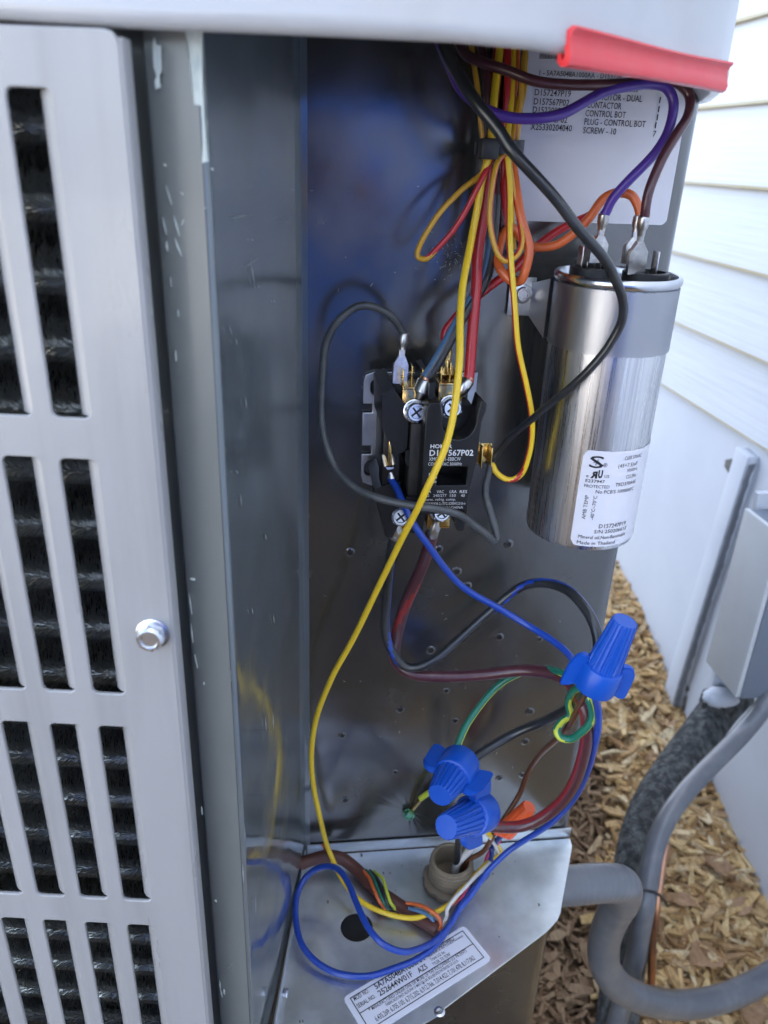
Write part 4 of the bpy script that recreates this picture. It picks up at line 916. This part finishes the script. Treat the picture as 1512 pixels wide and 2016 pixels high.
for nm, mt, q in (('thin orange conductor hooked over the end of the brown cable', 'wire_orange', [(800, 1778, 'z', -.484), (826, 1782, 'z', -.481), (848, 1793, 'z', -.480), (864, 1808, 'z', -.482), (866, 1824, 'z', -.486), (858, 1830, 'z', -.490)]),
                  ('thin slate blue conductor beside the brown cable end', 'wire_skyblue', [(805, 1788, 'z', -.484), (830, 1796, 'z', -.482), (850, 1808, 'z', -.482), (857, 1822, 'z', -.487)]),
                  ('thin white conductor curling down to the brown cable end', 'wire_white', [(958, 1640, .396), (976, 1668, .400), (981, 1684, .404), (965, 1698, 'z', -.463), (940, 1722, 'z', -.468), (915, 1748, 'z', -.471), (893, 1770, 'z', -.474), (881, 1790, 'z', -.479), (878, 1806, 'z', -.484), (866, 1826, 'z', -.488)]),
                  ('thin pink conductor twisted with the yellow wire', 'wire_pink', [(985, 1655, .40), (968, 1672, .402), (958, 1690, 'z', -.470), (953, 1708, 'z', -.472), (940, 1718, 'z', -.480), (918, 1750, 'z', -.482), (905, 1770, 'z', -.484), (890, 1782, 'z', -.487)]),
                  ('thin navy conductor twisted down from the orange connector', 'wire_navy', [(996, 1630, .394), (982, 1652, .398), (968, 1672, .402), (966, 1700, 'z', -.464), (960, 1722, 'z', -.472), (940, 1738, 'z', -.476), (924, 1748, 'z', -.484), (905, 1770, 'z', -.486)]),
                  ('clipped orange conductor stub standing by the panel corner', 'wire_orange', [(636, 1662, .432), (642, 1674, .431), (648, 1684, .430)]),
                  ('clipped green conductor stub under the yellow wire', 'wire_green', [(646, 1676, .430), (652, 1690, .428), (660, 1704, 'z', -.484)])):
    wire('thin_wire', nm, q, 7.5 if 'navy' not in nm else 10, mt, group='thin thermostat conductors')
# conduit bushing and supply wires
FC = atz(885, 1737, SZ)
bu = thing('conduit_bushing', 'tan threaded conduit bushing with lock nut standing on the shelf', 'bushing', (FC.x, FC.y, SZ))
FM = Matrix.Translation((FC.x, FC.y, SZ + .0008))
bm = nb(); lathe(bm, [(.0196, 0), (.0204, .0012), (.0204, .0042), (.0186, .0056), (.0150, .0058)], FM, 40, mod=lambda i, r, z: (1.0 if i % 5 else .93) if r > .017 else 1); obj('lock_nut', bm, 'pvc_tan', bu)
bm = nb(); pr = [(.0150, .0040)]
for i in range(5): pr += [(.0144, .0060 + .0027 * i), (.0163, .0070 + .0027 * i), (.0163, .0076 + .0027 * i), (.0144, .0086 + .0027 * i)]
pr += [(.0156, .0205), (.0158, .0220), (.0154, .0232), (.0136, .0236), (.0128, .0228), (.0126, .004), (.0126, -.03)]
lathe(bm, pr, FM, 48, caps=False); obj('threaded_sleeve', bm, 'pvc_tan', bu)
bm = nb(); lathe(bm, [(.0125, .0010), (.0125, .0014)], FM, 24); obj('bore', bm, 'interior', bu)
wire('wire', 'black supply wire rising out of the conduit bushing', [(898, 1722, 'z', -.49), (899, 1695, 'z', -.470), (903, 1655, .395), (908, 1622, .388), (915, 1600, .380)], 15, 'wire_black')
wire('wire', 'off white supply wire rising out of the conduit bushing', [(895, 1735, 'z', -.492), (895, 1715, 'z', -.482), (905, 1694, 'z', -.470), (922, 1675, 'z', -.460), (934, 1655, .398), (938, 1630, .385), (936, 1610, .376)], 16, 'wire_white')

# ================================================================== WIRE CONNECTORS
def wirenut(B, T, side, label, mt='nut_blue', s=1.0, wings=True, name='wire_connector', group='blue winged wire connectors'):
    ax = (T - B); mm = frame(B, ax, side) @ Matrix.Scale(s, 4); L_ = ax.length / s
    t = thing(name, label, 'wire connector', B, group)
    n = 144
    def rib(i, r, z):
        k = (i % 8); return (1.0, 1.0, 1.0, 1.0, .985, .905, .89, .905)[k]
    h0 = .0145
    bm = nb(); rb, rt = .0092, .0067
    pr = [(rb, h0), (rb, h0 + .001)] + [(rb + (rt - rb) * q, h0 + .001 + (L_ - h0 - .0022) * q) for q in (.25, .5, .75, 1)] + [(rt * .97, L_ - .0005), (rt * .90, L_)]
    lathe(bm, pr, mm, n, mod=lambda i, r, z: rib(i, r, z) if h0 + .0008 < z < L_ - .0002 else 1, caps=False)
    lathe(bm, [(rt * .90, L_ - .0001), (rt * .80, L_ - .0004), (.0010, L_ - .0004), (.0007, L_ - .0012)], mm, 40); obj('ribbed_cap', bm, mt, t, angle=28)
    bm = nb(); lathe(bm, [(.0088, .004), (.0096, 0), (.0106, -.0003), (.0110, .0008), (.0108, h0 - .001), (.0102, h0 + .0002), (.0088, h0 + .0006)], mm, 48, caps=False); lathe(bm, [(.0090, .002), (.0090, .0022)], mm, 24); obj('skirt', bm, mt, t)
    if wings:
        for sg in (-1, 1):
            bm = nb(); n2 = 9
            prf = [(.0085, h0 + .0035), (.0115, h0 + .0045), (.0150, h0 + .0030), (.0175, h0 - .0015), (.0180, .006), (.0182, -.0015), (.0170, -.0030), (.0140, -.0022), (.0085, .0005)]
            for k in (0, 1):
                pass
            A = []; Bv = []
            for (rr, z) in prf:
                bend = sg * 0 + .0030 * ((rr - .0085) / .0097) ** 2; th_ = .0024 - .0010 * (rr - .0085) / .0097
                A.append(bm.verts.new(mm @ Vector((sg * rr, sg * bend - th_, z)))); Bv.append(bm.verts.new(mm @ Vector((sg * rr, sg * bend + th_, z))))
            fs = [bm.faces.new(A), bm.faces.new(Bv[::-1])] + [bm.faces.new((A[i], Bv[i], Bv[(i + 1) % n2], A[(i + 1) % n2])) for i in range(n2)]
            bmesh.ops.recalc_face_normals(bm, faces=fs); bmesh.ops.bevel(bm, geom=list(bm.edges), offset=.0006, segments=2, affect='EDGES')
            obj('wing', bm, mt, t, angle=50)
    return t
wirenut(at(1169, 1352, .322), at(1231, 1222, .318), Vector((.95, -.3, -.25)), 'blue winged wire connector pointing up at the right edge of the panel')
wirenut(at(908, 1500, .372), at(865, 1566, .342), Vector((.9, -.3, -.3)), 'blue winged wire connector pointing down, the rear one of the crossed pair', s=1.14)
wirenut(at(950, 1597, .362), at(878, 1628, .331), Vector((-.2, -.3, -.95)), 'blue winged wire connector lying in front with its tip to the left', s=1.16)
# small orange connector
B_, T_ = at(996, 1636, .388), at(1042, 1588, .380)
on = thing('wire_connector', 'small orange wire connector behind the red striped wire', 'wire connector', B_)
bm = nb(); lathe(bm, [(.0062, 0), (.0066, .0006), (.0062, (T_ - B_).length * .5), (.0052, (T_ - B_).length * .96), (.0044, (T_ - B_).length)], frame(B_, T_ - B_), 60, mod=lambda i, r, z: (1, 1, .95, .93, .95)[i % 5]); obj('ribbed_cap', bm, 'nut_orange', on, angle=30)
bm = nb(); d = (T_ - B_).normalized(); box(bm, (-.0066, -.002, -.006), (.0066, .002, .004), .0008, mtx=frame(B_, d, Vector((.6, 0, -.7)))); obj('skirt', bm, 'nut_orange', on)

# ================================================================== PIPES OUTSIDE
def pipe(name, label, cat, pts, rad, mt, ribs=0, n=28):
    path = smooth_path(pts3(pts), 14); r = rad
    if ribs:
        acc = 0; r = []
        for i, p in enumerate(path):
            if i: acc += (p - path[i - 1]).length
            r.append(rad * (1 + .012 * math.sin(acc * ribs)))
    o = obj(name, tube(nb(), path, r, n), mt, angle=60); return tag(o, label, cat), path
ins, ipath = pipe('insulated_pipe', 'black foam insulated refrigerant pipe curving down from the wall', 'pipe', [(1452, 1360, 0.8), (1415, 1398, 0.78), (1370, 1460, 0.7363), (1325, 1522, 0.696), (1288, 1582, 0.662), (1264, 1645, 0.6325), (1249, 1720, 0.604), (1240, 1800, 0.5796), (1228, 1900, 0.5712), (1216, 2000, 0.5544), (1196, 2110, 0.5376), (1160, 2240, 0.504)], .0245, 'foam')
cd, _ = pipe('grey_conduit', 'smooth grey electrical conduit running down beside the black insulation', 'conduit', [Vector((.580, .712, -.560)), (1512, 1378, 0.69), (1468, 1436, 0.675), (1426, 1480, 0.6565), (1386, 1520, 0.6375), (1346, 1564, 0.6166), (1313, 1612, 0.5975), (1295, 1652, 0.5829), (1282, 1700, 0.5668), (1270, 1780, 0.5418), (1251, 1880, 0.5376), (1234, 1945, 0.5334), (1216, 2005, 0.5292), (1180, 2130, 0.5208)], .0107, 'conduit_grey')
cp, _ = pipe('copper_pipe', 'thin bare copper pipe beside the grey conduit', 'pipe', [(1312, 1660, 0.6143), (1303, 1710, 0.5942), (1292, 1790, 0.5712), (1285, 1850, 0.567), (1282, 1940, 0.5628), (1278, 2040, 0.5586)], .0046, 'copper')
bm = nb(); cpt = None; tube(bm, [at(1284, 1872, .567), at(1283, 1895, .566)], .0056, 14); obj('pipe_coupling', bm, 'steel', cp)
lt, _ = pipe('liquidtight_conduit', 'ribbed grey flexible conduit looping from under the shelf to the right', 'conduit', [(1000, 1752, .415), (1060, 1747, .418), (1120, 1743, .420), (1180, 1738, .424), (1222, 1741, .434), (1228, 1764, .452), (1206, 1804, .470), (1190, 1850, .480), (1190, 1898, .484), (1214, 1938, .488), (1262, 1965, .496), (1330, 1978, .512), (1405, 1970, .530), (1470, 1946, .550), (1540, 1905, .575), (1620, 1835, .60), Vector((.590, .640, -.700)), Vector((.620, .700, -.640)), Vector((.622, .715, -.566))], .0152, 'conduit_grey', ribs=1900)
tie = tag(obj('pipe_tie', tube(nb(), smooth_path([at(1250, 1752, .56), at(1270, 1753, .529), at(1288, 1757, .531), at(1304, 1768, .552), at(1314, 1784, .58)], 6), .0016, 8), 'tie_black'), 'thin black tie wire round the grey conduit', 'tie')
# torn insulation and white plug where the pipe meets the wall
bm = nb(); rnd = random.Random(8); P = at(1412, 1392, .772)
bmesh.ops.create_icosphere(bm, subdivisions=3, radius=.026)
for v_ in bm.verts: v_.co = P + Vector((v_.co.x * 1.0, v_.co.y * .8, v_.co.z * 1.1)) * (1 + rnd.uniform(-.18, .18))
obj('torn_foam', bm, 'foam', ins, smooth=False)
bm = nb(); P = at(1420, 1372, .752); bmesh.ops.create_icosphere(bm, subdivisions=3, radius=.014)
for v_ in bm.verts: v_.co = P + Vector((v_.co.x * 1.7, v_.co.y, v_.co.z * .9)) * (1 + rnd.uniform(-.12, .12))
tag(obj('sealant_plug', bm, 'wall_board'), 'white lump of sealant where the pipe enters under the grey box', 'sealant')

# ================================================================== DRY LEAVES
def leaf(px, py, size, a, lbl):
    P = None
    v = ray(px, py)
    for k in range(400):
        q = v * (.0003 + k * .000003)
        q = v * (k * .0000022)
        if k > 50 and q.z < ground_z(q.x, q.y) + .034: P = q; break
    if P is None: return
    bm = nb(); n = 10; rows = []
    for i in range(n + 1):
        t = i / n; wd = size * .36 * math.sin(math.pi * min(1, t * .92 + .06)) ** .8 * (1 + .12 * math.sin(i * 2.6)); row = []
        for j in (-1, -.5, 0, .5, 1): row.append(bm.verts.new((size * (t - .5), wd * j, abs(j) ** 1.5 * size * .16 + .12 * size * math.sin(t * 3))))
        rows.append(row)
    for r1_, r2_ in zip(rows, rows[1:]):
        for j in range(4): bm.faces.new((r1_[j], r2_[j], r2_[j + 1], r1_[j + 1]))
    mm = Matrix.Translation(P) @ Matrix.Rotation(R(a), 4, 'Z') @ Matrix.Rotation(R(18), 4, 'Y')
    for v_ in bm.verts: v_.co = mm @ v_.co
    t = thing('dry_leaf', lbl, 'leaf', P, 'dry leaves on the mulch')
    bl_ = obj('blade', bm, 'leaf_brown', t)
    b2 = nb(); tube(b2, [mm @ Vector((-size * .75, 0, .004)), mm @ Vector((-size * .45, 0, .001)), mm @ Vector((size * .4, 0, .14 * size))], .0008, 6); obj('stalk', b2, 'leaf_brown', t)
leaf(1385, 1895, .056, 20, 'curled tan dry leaf on the chips above the flexible conduit')
leaf(1415, 1715, .045, -30, 'reddish brown dry leaf on the chips nearest the white base board')
leaf(1475, 2000, .055, 60, 'broad brown dry leaf in the lower right corner below the flexible conduit')
leaf(1345, 1780, .034, 140, 'folded brown dry leaf on the chips just right of the copper pipe')
leaf(1290, 1500, .04, 10, 'pale brown dry leaf on the chips left of the black insulated pipe')
leaf(1460, 1790, .034, 200, 'dark brown dry leaf on the chips close under the base board corner')
leaf(1310, 1430, .038, 100, 'small russet dry leaf near the foot of the wall beside the upper blue connector')

# ================================================================== PERSON (mirrored in the glossy panel)
def person():
    t = thing('person', 'person in a blue shirt and dark jeans crouching with a raised phone', 'person', (0, -.62, -.96))
    J = dict(pel=(.07, -.80, -.56), sp1=(.07, -.76, -.42), sp2=(.07, -.70, -.22), ch=(.07, -.64, -.04), nk=(.07, -.60, .10), hd0=(.07, -.575, .17),
             hl=(-.09, -.78, -.58), hr=(.09, -.78, -.58), kl=(-.20, -.42, -.56), kr=(.20, -.42, -.56), al=(-.17, -.60, -.90), ar=(.17, -.60, -.90), fl=(-.18, -.45, -.935), fr=(.18, -.45, -.935),
             sl=(-.13, -.60, .03), sr=(.27, -.60, .03), el=(-.20, -.42, -.19), er=(.30, -.40, -.19), wl=(-.075, -.13, -.045), wr=(.075, -.13, -.045))
    rad = dict(pel=(.16, .13), sp1=(.15, .115), sp2=(.19, .12), ch=(.19, .115), nk=(.058, .058), hd0=(.055, .055), hl=(.095, .09), hr=(.095, .09), kl=(.066, .062), kr=(.066, .062), al=(.042, .042), ar=(.042, .042), fl=(.04, .03), fr=(.04, .03), sl=(.062, .06), sr=(.062, .06), el=(.044, .042), er=(.044, .042), wl=(.027, .024), wr=(.027, .024))
    E_ = [('pel', 'sp1'), ('sp1', 'sp2'), ('sp2', 'ch'), ('ch', 'nk'), ('nk', 'hd0'), ('pel', 'hl'), ('pel', 'hr'), ('hl', 'kl'), ('hr', 'kr'), ('kl', 'al'), ('kr', 'ar'), ('al', 'fl'), ('ar', 'fr'), ('ch', 'sl'), ('ch', 'sr'), ('sl', 'el'), ('sr', 'er'), ('el', 'wl'), ('er', 'wr')]
    ks = list(J); me = bpy.data.meshes.new('body'); me.from_pydata([J[k] for k in ks], [(ks.index(a), ks.index(b)) for a, b in E_], [])
    o = bpy.data.objects.new('body', me); link(o)
    md = o.modifiers.new('skin', 'SKIN'); o.modifiers.new('sub', 'SUBSURF').levels = 2; o.modifiers['sub'].render_levels = 2
    for i, k in enumerate(ks): me.skin_vertices[0].data[i].radius = rad[k]; me.skin_vertices[0].data[i].use_root = (k == 'pel')
    dg = bpy.context.evaluated_depsgraph_get(); me2 = bpy.data.meshes.new_from_object(o.evaluated_get(dg)); bpy.data.objects.remove(o)
    bd = obj('body', me2, ['shirt', 'jeans', 'skin'], t, angle=180)
    for p in me2.polygons:
        c = p.center
        if c.z > .085 and abs(c.x - .07) < .1: p.material_index = 2
        elif c.y > -.165 and c.z > -.3: p.material_index = 2
        elif c.z < -.43: p.material_index = 1
        else: p.material_index = 0
    # head
    bm = nb(); bmesh.ops.create_icosphere(bm, subdivisions=4, radius=.1)
    hc = Vector((.07, -.555, .275))
    for v in bm.verts:
        x, y, z = v.co; f = 1 - .25 * max(0, -z / .1)
        q = Vector((x * .78 * f, y * .98 * (1 - .1 * max(0, -z / .1)), z * 1.18))
        if y > .05: # face side (+Y): nose, brow, eye sockets, mouth
            q.y += .016 * math.exp(-((x / .014) ** 2 + ((z + .012) / .022) ** 2)) - .008 * math.exp(-(((abs(x) - .034) / .015) ** 2 + ((z - .012) / .012) ** 2)) + .004 * math.exp(-((x / .03) ** 2 + ((z + .052) / .008) ** 2))
        v.co = hc + q
    for s in (-1, 1):
        bmesh.ops.create_icosphere(bm, subdivisions=2, radius=.028, matrix=Matrix.Translation(hc + Vector((s * .079, -.008, .0))) @ Matrix.Diagonal((.25, .7, 1.1, 1)))
    hd = obj('head', bm, 'skin', t)
    bm = nb(); bmesh.ops.create_icosphere(bm, subdivisions=4, radius=.106)
    bmesh.ops.delete(bm, geom=[v for v in bm.verts if v.co.z < -.01 + (.055 if v.co.y > .03 else 0) or (v.co.y > .05 and v.co.z < .062)], context='VERTS')
    for v in bm.verts: v.co = hc + Vector((v.co.x * .82, v.co.y * 1.0, v.co.z * 1.22)) * random.uniform(.985, 1.02)
    obj('hair', bm, 'hair', t)
    for s in (-1, 1):
        bm = nb(); bmesh.ops.create_icosphere(bm, subdivisions=2, radius=.0125, matrix=Matrix.Translation(hc + Vector((s * .029, .078, .014)))); obj('eye', bm, 'ink_white', hd)
    # hands gripping the phone edges: palm and five bent fingers each
    for s in (-1, 1):
        bm = nb()
        box(bm, (-.013, -.035, -.038), (.013, .028, .038), .009, mtx=Matrix.Translation((s * .068, -.085, -.035)) @ Matrix.Rotation(R(22), 4, 'X'))
        for k in range(4):
            z = .018 - .020 * k; y = -.062
            tube(bm, smooth_path([Vector((s * .070, y, z - .03)), Vector((s * .066, -.040, z - .022)), Vector((s * .056, -.022, z - .018)), Vector((s * (.044 - .002 * k), -.021, z - .017))], 4), .0082 - .0005 * k, 8)
        tube(bm, smooth_path([Vector((s * .066, -.095, -.02)), Vector((s * .056, -.062, -.012)), Vector((s * .046, -.040, -.006)), Vector((s * .034, -.032, 0))], 4), .0095, 8)
        obj('hand', bm, 'skin', t)
    ph = thing('phone', 'black phone held up in front of the crouching person', 'phone', (0, -.02, 0))
    bm = nb(); box(bm, (-.038, -.075, .012), (.038, .075, .020), .003, mtx=camo.matrix_world.to_3x3().to_4x4()); obj('phone_body', bm, 'phone_black', ph)
person()
